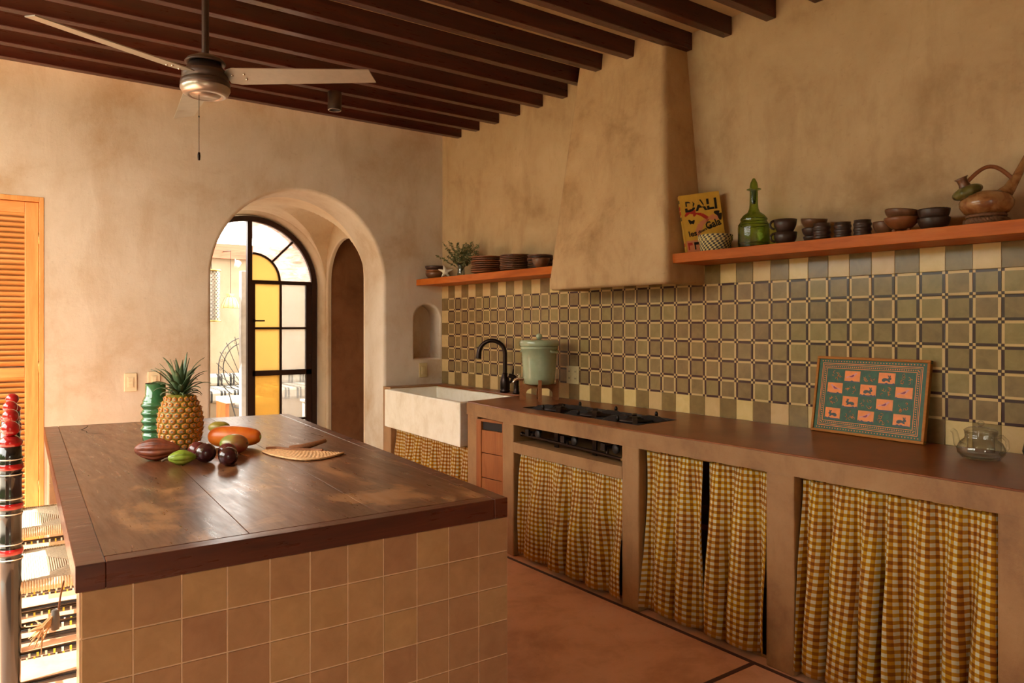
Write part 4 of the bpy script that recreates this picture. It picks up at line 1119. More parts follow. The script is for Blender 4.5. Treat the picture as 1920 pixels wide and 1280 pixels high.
# straw whisk hung on the island's seat side
t = empty('straw_whisk', (-3.045, -3.40, 0.66), 0, 'frayed straw whisk hanging at the seat-side corner of the island', 'whisk')
rnd = random.Random(5)
for k in range(26):
    a = rnd.uniform(-0.9, 0.9); b = rnd.uniform(-0.5, 0.5)
    part(MB().tube([(0.0, 0.0, 0.03), (-0.012 - 0.02 * abs(a), a * 0.012, 0.0), (-0.03 - 0.03 * rnd.random(), a * 0.05, -0.02 + b * 0.05)], [0.0022, 0.002, 0.001], 5), 'straw', 'straw', t) if k < 26 else None
part(MB().lathe([(0, 0.03), (0.007, 0.03), (0.009, 0.01), (0.008, -0.012), (0, -0.014)], 10, (-0.006, 0, 0)), 'grip', 'rug_grey', t)
part(MB().tube([(0, 0, 0.03), (0.004, 0, 0.06), (0.01, 0, 0.09)], 0.002, 6), 'cord', 'straw_dark', t)

# ================================================================== PAINTED CHAIRS
def chair(loc, label, rz=0.0):
    t = empty('painted_chair', loc, rz, label, 'chair', 'painted chairs tucked under the island')
    bx, w = -0.19, 0.195
    zr = [0.595, 0.738, 0.862]
    for s in (1, -1):
        pr = [(0, 0), (0.026, 0), (0.028, 0.2), (0.031, 0.5)]
        for zz in zr: pr += [(0.031, zz - 0.034), (0.034, zz - 0.026), (0.030, zz - 0.017), (0.0335, zz - 0.010), (0.0335, zz + 0.010), (0.030, zz + 0.017), (0.034, zz + 0.026), (0.031, zz + 0.034)]
        pr += [(0.031, 0.925), (0.0, 0.93)]
        p = part(MB().lathe(pr, 20, (bx, s * w, 0)), 'post', 'lacquer', t)
        for zz in zr:
            part(MB().lathe([(0.032, zz - 0.011), (0.0355, zz - 0.006), (0.0355, zz + 0.006), (0.032, zz + 0.011)], 20, (bx, s * w, 0)), 'red_band', 'red_lacquer', p)
            for dz in (-0.024, 0.024): part(MB().lathe([(0.0335, zz + dz - 0.002), (0.0350, zz + dz), (0.0335, zz + dz + 0.002)], 20, (bx, s * w, 0)), 'white_line', 'white_paint', p)
        part(MB().lathe([(0.028, 0.925), (0.033, 0.932), (0.034, 0.942), (0.022, 0.954), (0.017, 0.958), (0.0, 0.958)], 20, (bx, s * w, 0)).ellip((bx, s * w, 0.981), (0.026, 0.026, 0.0255), 22, 14), 'finial', 'red_lacquer', p)
        fl = part(MB().lathe([(0, 0), (0.022, 0), (0.026, 0.25), (0.026, 0.44), (0.022, 0.47), (0, 0.47)], 16, (0.17, s * w, 0)), 'leg', 'lacquer', t)
        for zz, dec in ((0.335, True), (0.255, True), (0.16, False), (0.10, True)):
            r_ = part(MB().tube([(bx, s * w, zz), (-0.01, s * w, zz), (0.17, s * w, zz)], [0.009, 0.0125, 0.009], 10), 'rung', 'lacquer', t)
            if dec:
                for k in range(12):
                    x = bx + 0.05 + 0.023 * k
                    part(MB().cbox((x, s * w - 0.012, zz - 0.001), (0.006, 0.003, 0.013)), 'paint_dash', 'yellow_paint' if k % 2 else 'white_paint', r_)
    for zz in (0.335, 0.2):
        for x in (0.17, bx): part(MB().tube([(x, w, zz), (x, 0, zz), (x, -w, zz)], [0.009, 0.0125, 0.009], 10), 'rung', 'lacquer', t)
    for zz, hh in ((0.66, 0.05), (0.78, 0.05), (0.895, 0.06)):
        b = part(MB().cbox((bx, 0, zz), (0.014, 2 * w - 0.03, hh)), 'back_slat', 'lacquer', t, bevel=0.003)
        for k in range(9):
            y = -w + 0.045 + k * 0.0375
            part(MB().ellip((bx - 0.008, y, zz + 0.008 * (-1) ** k), (0.003, 0.009, 0.006), 8, 6).ellip((bx + 0.008, y, zz + 0.008 * (-1) ** k), (0.003, 0.009, 0.006), 8, 6), 'painted_leaf', ('green_paint', 'red_lacquer', 'yellow_paint')[k % 3], b)
    # woven rush seat: cords wrapped in four triangles
    seat = part(MB().box((-0.165, -w + 0.005, 0.462), (0.185, w - 0.005, 0.478)), 'seat', 'rush', t, bevel=0.006)
    X0, X1, Y0, Y1 = -0.172, 0.192, -w - 0.008, w + 0.008
    cx, cy = (X0 + X1) / 2, 0
    cords = MB(); nC = 26
    for k in range(nC):
        f_ = (k + 0.5) / nC
        hx, hy = (X1 - X0) / 2 * f_, (Y1 - Y0) / 2 * f_
        z = 0.482 - 0.008 * (1 - f_)
        for s in (1, -1):
            cords.tube([(cx - hx, s * hy, z), (cx, s * hy, z + 0.0015), (cx + hx, s * hy, z)], 0.0042, 5, caps=False)
            cords.tube([(cx + s * hx, -hy, z), (cx + s * hx, 0, z + 0.0015), (cx + s * hx, hy, z)], 0.0042, 5, caps=False)
    # edge rolls with wrapped cord
    for k in range(46):
        y = Y0 + 0.012 + (Y1 - Y0 - 0.024) * k / 45
        for x in (X0, X1): cords.tube([(x, y, 0.49), (x + (0.012 if x > 0 else -0.012), y, 0.474), (x, y, 0.456)], 0.0042, 5, caps=False)
        x = X0 + 0.012 + (X1 - X0 - 0.024) * k / 45
        for y2 in (Y0, Y1): cords.tube([(x, y2, 0.49), (x, y2 + (0.012 if y2 > 0 else -0.012), 0.474), (x, y2, 0.456)], 0.0042, 5, caps=False)
    o = cords.build('rush_weave', M['rush'], seat, kind='stuff')
    return t
chair((-2.897, -2.275, 0), 'black painted chair with red ball finials, the nearer of the two', -0.04)
chair((-2.865, -1.545, 0), 'black painted chair with red ball finials, the farther of the two', -0.06)

# ================================================================== CEILING FAN, DOWNLIGHT
def ceiling_fan():
    t = empty('ceiling_fan', (-2.41, -2.09, 2.25), 0, 'bronze ceiling fan with three nickel blades hanging over the island', 'ceiling fan')
    part(MB().lathe([(0.0145, 0.1), (0.0145, CEIL - 2.25)], 16), 'downrod', 'fan_body', t)
    part(MB().lathe([(0, CEIL - 2.25), (0.065, CEIL - 2.25), (0.065, CEIL - 2.30), (0.045, CEIL - 2.325), (0.0145, CEIL - 2.335)], 28), 'canopy', 'fan_body', t)
    part(MB().lathe([(0.015, 0.172), (0.035, 0.168), (0.07, 0.15), (0.080, 0.138), (0.078, 0.132), (0.066, 0.134), (0.0, 0.14)], 36), 'upper_dome', 'fan_body', t)
    b = part(MB().lathe([(0, 0.134), (0.064, 0.134), (0.066, 0.118), (0.072, 0.116), (0.074, 0.104), (0.086, 0.101), (0.091, 0.096), (0.091, 0.072), (0.086, 0.068), (0.085, 0.063), (0.095, 0.060), (0.097, 0.052), (0.097, 0.034), (0.0, 0.034)], 40), 'motor_housing', 'fan_body', t)
    part(MB().lathe([(0.097, 0.036), (0.098, 0.028), (0.088, 0.008), (0.080, 0.002), (0.066, 0.0), (0.064, 0.005), (0.058, 0.005), (0.056, 0.0), (0.0, -0.002)], 40), 'cap', 'fan_cap', t)
    for k, a in enumerate((0, 120, 240)):
        ang = radians(a) - 0.625            # camera frame to room frame
        R_ = RZ(ang) @ Matrix.Rotation(radians(-13), 3, 'X')
        pts = [(0.085, -0.022), (0.10, -0.045), (0.125, -0.058), (0.68, -0.048), (0.695, 0.046), (0.13, 0.062), (0.09, 0.05)]
        vs = [R_ @ Vector((x, y, 0)) + Vector((0, 0, 0.085)) for x, y in pts] + [R_ @ Vector((x, y, -0.004)) + Vector((0, 0, 0.085)) for x, y in pts]
        n = len(pts)
        bl = part(MB().add(vs, [tuple(range(n)), tuple(range(2 * n - 1, n - 1, -1))] + [(i, n + i, n + (i + 1) % n, (i + 1) % n) for i in range(n)]), 'blade', 'fan_blade', t)
        for sx, sy in ((0.115, -0.01), (0.165, 0.018), (0.165, -0.018)):
            part(MB().ellip(R_ @ Vector((sx, sy, -0.006)) + Vector((0, 0, 0.085)), (0.006, 0.006, 0.004), 10, 6), 'screw', 'chrome', bl)
    part(MB().tube([(-0.028, -0.012, 0.002), (-0.028, -0.012, -0.235)], 0.0013, 6), 'pull_chain', 'bronze', t)
    part(MB().lathe([(0, -0.235), (0.005, -0.237), (0.006, -0.25), (0.005, -0.268), (0, -0.27)], 12, (-0.028, -0.012, 0)), 'pull_fob', 'bronze', t)
    part(MB().ellip((-0.028, -0.012, -0.09), (0.003, 0.003, 0.005), 8, 6), 'chain_link', 'bronze', t)
ceiling_fan()
t = empty('downlight', (-1.285, -0.782, 2.69), 0, 'small brown cylinder downlight mounted under the beams', 'ceiling lamp')
part(MB().lathe([(0.034, 0.004), (0.036, 0.0), (0.043, 0.0), (0.0435, 0.003), (0.0435, 0.117), (0, 0.117)], 28), 'housing', 'fan_body', t)
part(MB().lathe([(0.036, 0.0), (0.03, 0.03), (0.0, 0.035)], 28), 'reflector', 'dark_slot', t)
part(MB().lathe([(0.036, 0.001), (0.0395, -0.002), (0.043, 0.001)], 28), 'trim_ring', 'fan_cap', t)

# ================================================================== SWITCHES AND OUTLETS
def switch(x, z, w, h, keys, mat, label, horiz=False):
    t = empty('wall_switch', (x, 0, z), 0, label, 'switch', 'wall switches')
    part(MB().box((-w / 2, -0.009, -h / 2), (w / 2, 0, h / 2)), 'plate', mat, t, bevel=0.003)
    part(MB().box((-0.019, -0.0115, -0.034), (0.019, -0.009, 0.034)), 'bezel', mat, t, bevel=0.001)
    n = keys
    for k in range(n):
        hh = 0.062 / n
        part(MB().box((-0.013, -0.014, 0.031 - (k + 1) * hh + 0.001), (0.014, -0.0112, 0.031 - k * hh - 0.001)), 'key', mat, t, bevel=0.001)
switch(-2.349, 0.94, 0.074, 0.118, 3, 'switch', 'ivory three-key wall switch, the one nearer the louvred door')
switch(-2.21, 0.945, 0.074, 0.118, 3, 'switch', 'ivory three-key wall switch partly behind the green vase')
switch(-0.186, 0.941, 0.076, 0.118, 1, 'switch2', 'cream single-key switch below the arched niche')
t = empty('wall_outlet', (-0.006, -1.645, 0.985), 0, 'cream double power outlet on the tiles behind the crock', 'outlet')
part(MB().box((-0.009, -0.06, -0.058), (0, 0.06, 0.058)), 'plate', 'switch2', t, bevel=0.003)
for sy in (-0.03, 0.03):
    for sz in (-0.022, 0.022):
        f_ = part(MB().box((-0.0105, sy - 0.014, sz - 0.016), (-0.009, sy + 0.014, sz + 0.016)), 'socket', 'switch2', t)
        part(MB().box((-0.0112, sy - 0.007, sz - 0.005), (-0.0104, sy - 0.004, sz + 0.006)).box((-0.0112, sy + 0.004, sz - 0.005), (-0.0104, sy + 0.007, sz + 0.006)), 'slot', 'dark_slot', f_)

# ================================================================== SHELF THINGS
ZS = 1.677
def lathe_thing(name, loc, prof, mat, label, cat, group=None, seg=28, wob=None, partname='body'):
    t = empty(name, loc, random.uniform(0, 6), label, cat, group)
    part(MB().lathe(prof, seg, wob=wob), partname, mat, t)
    return t
def solo(name, loc, prof, mat, label, cat, group=None, seg=28, rot=None, me=None):
    if me is None: me = MB().lathe(prof, seg).mesh(name); me.materials.append(M[mat])
    o = obj(name, me, None, None, loc, rot or (0, 0, random.uniform(0, 6)))
    tagp(o, label, cat, group); return o, me
def bowl_prof(r, h, foot=0.55, th=0.004):
    o = [(0, 0), (r * foot, 0)]
    for i in range(1, 9):
        q = i / 8; o.append((r * (foot + (1 - foot) * sin(q * pi / 2) ** 0.9), h * q ** 1.15))
    i_ = [(r - th, h)] + [(max(0.001, x - th), z + th) for x, z in reversed(o[2:-1])] + [(0, th * 1.2)]
    return o + i_
def plate_prof(r):
    return [(0, 0), (r * 0.6, 0), (r * 0.68, 0.002), (r * 0.84, 0.0085), (r * 0.92, 0.0130), (r * 0.985, 0.0150), (r, 0.0180), (r * 0.99, 0.0215), (r * 0.96, 0.0220), (r * 0.88, 0.0165), (r * 0.7, 0.0085), (0, 0.007)]
# stack of bowls by the corner
z = ZS; bm_ = None
for k, (r, h, mt, lb, st) in enumerate(((0.077, 0.05, 'clay_mid', 'brown clay bowl at the bottom of the stack by the corner', 0.024), (0.078, 0.03, 'clay_warm', 'warm clay bowl second from bottom in the corner stack', 0.019), (0.078, 0.03, 'clay_warm', 'warm clay bowl second from top in the corner stack', 0.02), (0.082, 0.042, 'clay_dark', 'dark clay bowl on top of the corner stack', 0))):
    solo('clay_bowl', (-0.145, -0.125, z), bowl_prof(r, h), mt, lb, 'bowl', 'bowls stacked on the short shelf'); z += st
# star-shaped ceramic
t = empty('ceramic_starfish', (-0.175, -0.335, ZS), radians(-38), 'white ceramic starfish standing on the short shelf', 'ornament')
mb = MB(); mb.ellip((0, 0, 0.046), (0.026, 0.020, 0.024), 16, 10)
for a, L in ((90 + 18, 0.055), (18, 0.062), (-54, 0.058), (-126, 0.056), (162, 0.06)):
    q = radians(a); d = Vector((cos(q), 0, sin(q)))
    mb.tube([Vector((0, 0, 0.047)), Vector((0, 0, 0.047)) + d * L * 0.5, Vector((0, -0.006 if a == 18 else 0.004, 0.047)) + d * L * 0.98], [0.017, 0.011, 0.004], 10)
part(mb, 'body', 'white_ceramic', t)
part(MB().ellip((0, -0.02, 0.05), (0.006, 0.004, 0.006), 8, 6), 'boss', 'white_ceramic', t)
# dried sprigs in a glass
def sprigs():
    g = empty('glass_vase', (-0.16, -0.535, ZS), 0, 'small clear glass vase holding dried sprigs on the short shelf', 'vase')
    part(MB().lathe([(0, 0), (0.03, 0), (0.032, 0.006), (0.027, 0.04), (0.025, 0.075), (0.031, 0.10), (0.029, 0.10), (0.023, 0.075), (0.025, 0.04), (0.028, 0.01), (0, 0.008)], 24), 'body', 'glass_small', g)
    part(MB().lathe([(0.0305, 0.098), (0.032, 0.1005), (0.029, 0.102)], 24), 'rim', 'glass_small', g)
    t = empty('dried_sprigs', (-0.16, -0.535, ZS + 0.012), 0, 'bunch of dried olive-green leafy sprigs in the glass vase', 'plant')
    rnd = random.Random(11)
    lm = MB().add([(0, 0, 0), (0.0045, 0.007, 0.001), (0, 0.018, 0.0), (-0.0045, 0.007, 0.001), (0, 0.008, -0.0012)], [(0, 1, 4), (1, 2, 4), (2, 3, 4), (3, 0, 4), (0, 3, 1), (1, 3, 2)])
    leaves = {'leaf': MB(), 'leaf_pale': MB()}
    for s in range(34):
        az = rnd.uniform(0, 2 * pi); spread = rnd.uniform(0.25, 1.0)
        lx = cos(az) * spread; ly = sin(az) * spread * 1.15
        if s == 0: lx, ly, top = -0.2, 1.15, 0.205
        elif s == 1: lx, ly, top = -0.5, 1.3, 0.10
        else: top = rnd.uniform(0.10, 0.19) + 0.03 * (1 - spread)
        P_ = []
        for i in range(9):
            q = i / 8; P_.append(Vector((min(0.14, lx * 0.12 * q ** 1.3), ly * 0.20 * q ** 1.5, 0.01 + (top + 0.05) * q - (0.035 * q * q if spread > 0.8 else 0))))
        stem = part(MB().tube(P_, [0.0013] * 5 + [0.0009] * 4, 5), 'stem', 'twig', t)
        bunch = {'leaf': MB(), 'leaf_pale': MB()}
        for i in range(64):
            q = rnd.uniform(0.38, 1.0) * 8; k = min(7, int(q)); p = P_[k].lerp(P_[k + 1], q - k)
            R_ = Euler((rnd.uniform(-1.2, 1.2), rnd.uniform(-1.2, 1.2), rnd.uniform(0, 6.28))).to_matrix(); sc = rnd.uniform(0.7, 1.3)
            kk = 'leaf' if rnd.random() < 0.62 else 'leaf_pale'
            vv = [R_ @ (v * sc) + p for v in lm.v]
            if any(w.x > 0.152 for w in vv): continue
            bunch[kk].add(vv, lm.f)
        for kk, b in bunch.items():
            if b.f: part(b, 'leaves', kk, stem, kind='stuff')
sprigs()
# plate stacks
ORD = ['first', 'second', 'third', 'fourth', 'fifth', 'sixth', 'seventh', 'eighth', 'ninth']
def stack(x, y, r, n, mat, where, dz=0.0152):
    me = None
    for k in range(n):
        o, me = solo('clay_plate', (x + random.uniform(-.003, .003), y + random.uniform(-.003, .003), ZS + dz * k), plate_prof(r * (1 + 0.03 * ((k * 7) % 3 - 1))), mat[k % len(mat)] if isinstance(mat, list) else mat,
                     ORD[k] + ' burnished clay plate from the shelf up in ' + where, 'plate', 'plates in ' + where, 36)
stack(-0.128, -0.835, 0.118, 8, ['clay_warm', 'clay_warm', 'clay_mid', 'clay_warm', 'clay_mid', 'clay_warm', 'clay_mid', 'clay_warm'], 'the wide stack next to the sprigs')
stack(-0.12, -1.165, 0.108, 9, 'clay_mid', 'the middle stack of the short shelf', 0.0118)
stack(-0.09, -1.40, 0.085, 8, ['clay_dark', 'clay_mid'], 'the small stack beside the hood', 0.0112)
solo('clay_bowl', (-0.19, -1.535, ZS), bowl_prof(0.058, 0.062, 0.4), 'clay_mid', 'brown clay bowl against the hood on the short shelf', 'bowl')

# ---- long shelf
# book
def text_mesh(s, size, extrude=0.0004):
    c = bpy.data.curves.new('txt', 'FONT'); c.body = s; c.size = size; c.extrude = extrude; c.align_x = 'LEFT'; c.resolution_u = 3; c.offset = size * 0.028
    o = bpy.data.objects.new('txt', c); COL.objects.link(o)
    dg = bpy.context.evaluated_depsgraph_get(); me = bpy.data.meshes.new_from_object(o.evaluated_get(dg))
    bpy.data.objects.remove(o); return me
def book():
    t = empty('art_book', (-0.135, -2.763, ZS + 0.002), 0, 'gold art book with bold black lettering leaning beside the hood', 'book')
    W_, H, D = 0.205, 0.30, 0.034
    # book frame: local x = cover width, y = thickness (cover faces -y), z = up
    t.rotation_mode = 'ZYX' if False else 'XYZ'
    t.rotation_euler = (radians(-2), radians(-7.5), radians(-37))
    t.location = (-0.196, -2.742, ZS + 0.001)
    part(MB().box((0.003, 0.003, 0.003), (W_ - 0.003, D - 0.003, H - 0.003)), 'pages', 'book_pages', t)
    part(MB().box((0, 0, 0), (W_, 0.0028, H)), 'cover', 'book_cover', t)
    part(MB().box((0, D - 0.0028, 0), (W_, D, H)), 'back_cover', 'book_cover', t)
    sp = part(MB().box((-0.002, 0, 0), (0.003, D, H)), 'spine', 'book_cover', t)
    Rx = (pi / 2, 0, 0)
    def txt(s, x, z, size, mat, sx=1.0, sz=1.0, rot=0.0, y=-0.0006):
        me = text_mesh(s, size); me.materials.append(M[mat])
        o = obj('lettering', me, None, t, (x, y, z), (pi / 2, -rot, 0)); o.scale = (sx, sz, 1)
    for dx, dz, mt in ((0.006, -0.010, 'ink'), (0, 0, 'book_cover')):
        txt('DALI', 0.010 + dx, 0.222 + dz, 0.082, 'ink', 0.98, 0.95, 0, -0.0006) if mt == 'ink' else None
    txt('DALI', 0.010, 0.232, 0.082, 'book_cover', 0.9, 0.72, 0, -0.0012)
    txt('les', 0.022, 0.082, 0.040, 'ink', 1, 1, 0.1)
    txt('d\u00eeners de', 0.072, 0.092, 0.020, 'ink', 1, 1, 0.35)
    txt('Gala', 0.118, 0.108, 0.044, 'ink', 1, 1.2, 0.25)
    # decorative painted ribbon and figures as flat ink shapes
    def ribbon(P_, r, mat, nm='ink_drawing'):
        pts = []
        for i in range(25):
            s_ = i / 24 * (len(P_) - 1); k = min(int(s_), len(P_) - 2); f_ = s_ - k
            pts.append(Vector((P_[k][0] * (1 - f_) + P_[k + 1][0] * f_, 0, P_[k][1] * (1 - f_) + P_[k + 1][1] * f_)))
        mb = MB()
        for i, p in enumerate(pts[:-1]):
            d = (pts[i + 1] - p); n_ = Vector((-d.z, 0, d.x)).normalized(); w0 = r * (0.5 + sin(pi * i / 24)); w1 = r * (0.5 + sin(pi * (i + 1) / 24))
            a, b, c, e = p + n_ * w0, p - n_ * w0, pts[i + 1] - n_ * w1, pts[i + 1] + n_ * w1
            mb.hexa([(q.x, -0.0008, q.z) for q in (a, b, c, e)] + [(q.x, 0.0, q.z) for q in (a, b, c, e)])
        part(mb, nm, mat, t)
    ribbon([(0.015, 0.19), (0.04, 0.215), (0.07, 0.205), (0.06, 0.185)], 0.008, 'ink_red')
    ribbon([(0.07, 0.20), (0.10, 0.19), (0.13, 0.165), (0.12, 0.15)], 0.006, 'ink_red')
    ribbon([(0.075, 0.075), (0.07, 0.10), (0.09, 0.14), (0.13, 0.165)], 0.010, 'ink_pink')
    ribbon([(0.13, 0.165), (0.165, 0.17), (0.18, 0.155)], 0.010, 'ink_pink')
    ribbon([(0.165, 0.195), (0.19, 0.185), (0.193, 0.15)], 0.009, 'ink')
    ribbon([(0.07, 0.09), (0.085, 0.06), (0.10, 0.055)], 0.006, 'ink')
    ribbon([(0.03, 0.17), (0.045, 0.15), (0.06, 0.165)], 0.006, 'ink')
    part(MB().box((0.004, -0.0008, 0.0), (W_, 0.0, 0.062)), 'lower_band', 'ink_pink', t)
    for k in range(6):
        x = 0.022 + 0.032 * k
        part(MB().cbox((x, -0.001, 0.045), (0.024, 0.001, 0.014)).cbox((x - 0.008, -0.001, 0.028), (0.007, 0.001, 0.028)), 'ink_drawing', 'ink' if k % 3 else 'ink_red', t)
    for k, (zz, mt) in enumerate(((0.27, 'ink'), (0.235, 'ink_red'), (0.21, 'ink_red'), (0.18, 'ink'), (0.045, 'ink_red'))):
        part(MB().cbox((-0.0024, D / 2, zz), (0.001, D * 0.7, 0.018)), 'spine_print', mt, sp)
book()
# woven palm box
def basket():
    t = empty('woven_palm_box', (-0.172, -2.90, ZS), 0, 'round black and cream woven palm box with lid beside the book', 'basket')
    def weave(r0, r1, z0, z1, rows, m, nm, bulge=0.0):
        for mt, par in (('basket_a', 0), ('basket_b', 1)):
            mb = MB()
            for i in range(rows):
                for k in range(m):
                    if (k + i) % 2 != par: continue
                    za, zb = z0 + (z1 - z0) * i / rows, z0 + (z1 - z0) * (i + 1) / rows
                    ra = r0 + (r1 - r0) * i / rows; rb = r0 + (r1 - r0) * (i + 1) / rows
                    sh = 0.35 * 2 * pi / m
                    a0 = 2 * pi * k / m; a1 = 2 * pi * (k + 1) / m
                    P_ = []
                    for r_, z_, s_ in ((ra, za, 0), (rb, zb, sh)):
                        for a in (a0, a1): P_.append((r_ * cos(a + s_ + i * sh), r_ * sin(a + s_ + i * sh), z_))
                    am = (a0 + a1) / 2 + sh / 2 + i * sh; rm = (ra + rb) / 2 + 0.002
                    P_.append((rm * cos(am), rm * sin(am), (za + zb) / 2))
                    mb.add(P_, [(0, 1, 4), (1, 3, 4), (3, 2, 4), (2, 0, 4)])
            part(mb, nm + ('_strands' if par else ''), mt, t, kind='stuff')
    weave(0.072, 0.078, 0.0, 0.058, 6, 40, 'wall')
    weave(0.083, 0.083, 0.052, 0.080, 3, 42, 'lid_wall')
    part(MB().lathe([(0, 0.081), (0.07, 0.083), (0.083, 0.079), (0.0835, 0.052), (0.076, 0.052)], 36), 'lid', 'basket_a', t)
    part(MB().lathe([(0, 0.0), (0.0715, 0.0), (0.0775, 0.058), (0, 0.058)], 36), 'base', 'basket_a', t)
basket()
# green decanter
t = empty('green_decanter', (-0.14, -3.10, ZS), 0, 'green moulded glass decanter with pointed stopper on the long shelf', 'decanter')
pr = [(0, 0.004), (0.066, 0.004), (0.070, 0.0), (0.072, 0.01), (0.071, 0.02), (0.0725, 0.024), (0.0725, 0.10), (0.070, 0.115), (0.060, 0.13), (0.0615, 0.135), (0.060, 0.145), (0.048, 0.16), (0.030, 0.172), (0.022, 0.19), (0.0195, 0.21), (0.0185, 0.275), (0.0205, 0.28)]
part(MB().lathe(pr, 40, wob=lambda a, j: 1 + (0.012 * cos(14 * a) if 5 <= j <= 7 else 0)), 'body', 'glass_green', t)
part(MB().lathe([(0, 0.215), (0.009, 0.215), (0.0125, 0.28), (0.033, 0.281), (0.034, 0.284), (0.019, 0.288), (0.0195, 0.296), (0.016, 0.315), (0.007, 0.334), (0.0, 0.338)], 28), 'stopper', 'glass_green', t)
for zz in (0.023, 0.112, 0.14): part(MB().tube([((0.0725 if zz < 0.1 else 0.0715 if zz < 0.13 else 0.0615) * cos(2 * pi * k / 36), (0.0725 if zz < 0.1 else 0.0715 if zz < 0.13 else 0.0615) * sin(2 * pi * k / 36), zz) for k in range(36)], 0.0018, 6, closed=True), 'moulding', 'glass_green', t)
# mugs
def mug(loc, rz, label):
    t = empty('clay_mug', loc, rz, label, 'mug', 'dark clay mugs on the long shelf')
    part(MB().lathe([(0, 0), (0.032, 0), (0.036, 0.004), (0.048, 0.03), (0.052, 0.058), (0.0495, 0.058), (0.045, 0.03), (0.033, 0.008), (0, 0.006)], 32), 'body', 'clay_dark', t)
    part(MB().tube([(0.048 + 0.020 * sin(a) * 1.0, 0, 0.034 + 0.019 * cos(a)) for a in [i * pi / 10 for i in range(11)]], 0.0055, 8), 'handle', 'clay_dark', t)
mug((-0.15, -3.275, ZS), radians(146), 'lower dark clay mug of the stacked pair beside the decanter')
mug((-0.15, -3.274, ZS + 0.0585), radians(142), 'upper dark clay mug of the stacked pair beside the decanter')
# bowls and cups
solo('clay_bowl', (-0.12, -3.395, ZS), bowl_prof(0.042, 0.03, 0.6), 'clay_dark', 'small dark saucer bowl under the tilted bowl', 'bowl')
solo('clay_bowl', (-0.12, -3.395, ZS + 0.030), bowl_prof(0.048, 0.036, 0.6), 'clay_dark', 'dark clay bowl in the middle of the tilted stack', 'bowl')
solo('clay_bowl', (-0.12, -3.397, ZS + 0.062), bowl_prof(0.056, 0.048, 0.5), 'clay_mid', 'tilted brown clay bowl on top of the stack behind the cups', 'bowl', rot=(radians(7), radians(-5), 0))
def cup(loc, k, label, sc=1.0):
    t = empty('clay_cup', loc, k, label, 'cup', 'ridged clay cups on the long shelf')
    pr = [(0, 0), (0.03, 0)]
    for i in range(3):
        for a in range(6): pr.append((0.033 + 0.0035 * sin(a / 5 * pi), 0.004 + 0.022 * i + 0.022 * a / 6))
    pr += [(0.033, 0.073), (0.030, 0.073), (0.029, 0.01), (0, 0.008)]
    part(MB().lathe([(r * sc, z * sc) for r, z in pr], 28), 'body', 'clay_dark', t)
    part(MB().lathe([(0.0335 * sc, 0.0715 * sc), (0.034 * sc, 0.0745 * sc), (0.0305 * sc, 0.0745 * sc)], 28), 'lip', 'clay_mid' if k % 2 else 'clay_dark', t)
cup((-0.185, -3.475, ZS), 0, 'ridged dark clay cup in front of the tilted bowl')
cup((-0.155, -3.553, ZS), 1, 'ridged clay cup with reddish patch between two other cups', 0.98)
cup((-0.14, -3.632, ZS), 2, 'ridged dark clay cup next to the low brown bowl')
solo('clay_bowl', (-0.125, -3.722, ZS), bowl_prof(0.05, 0.058, 0.45), 'clay_mid', 'matt brown clay bowl behind the footed bowl', 'bowl')
t = empty('footed_bowl', (-0.165, -3.805, ZS), 0.4, 'shiny brown tripod bowl with a second bowl resting in it', 'bowl')
part(MB().lathe([(r, z + 0.014) for r, z in bowl_prof(0.064, 0.048, 0.35)], 36), 'body', 'clay_warm', t)
for k in range(3): part(MB().ellip((0.03 * cos(k * 2.094), 0.03 * sin(k * 2.094), 0.009), (0.008, 0.008, 0.010), 10, 8), 'foot', 'clay_warm', t)
solo('clay_bowl', (-0.165, -3.803, ZS + 0.052), bowl_prof(0.063, 0.04, 0.55), 'clay_mid', 'brown clay bowl resting tilted inside the footed bowl', 'bowl', rot=(radians(5), radians(4), 0))
flute = MB().lathe(bowl_prof(0.056, 0.048, 0.6), 48, wob=lambda a, j: 1 + (0.02 * cos(24 * a) if 2 <= j <= 9 else 0)).mesh('fluted_bowl'); flute.materials.append(M['clay_dark'])
for k, lb in enumerate(('lower dark fluted bowl of the pair between bowls and stirrup pot', 'upper dark fluted bowl of the pair between bowls and stirrup pot')):
    o = obj('fluted_bowl', flute, None, None, (-0.16, -3.925, ZS + 0.034 * k)); tagp(o, lb, 'bowl', 'fluted clay bowls')
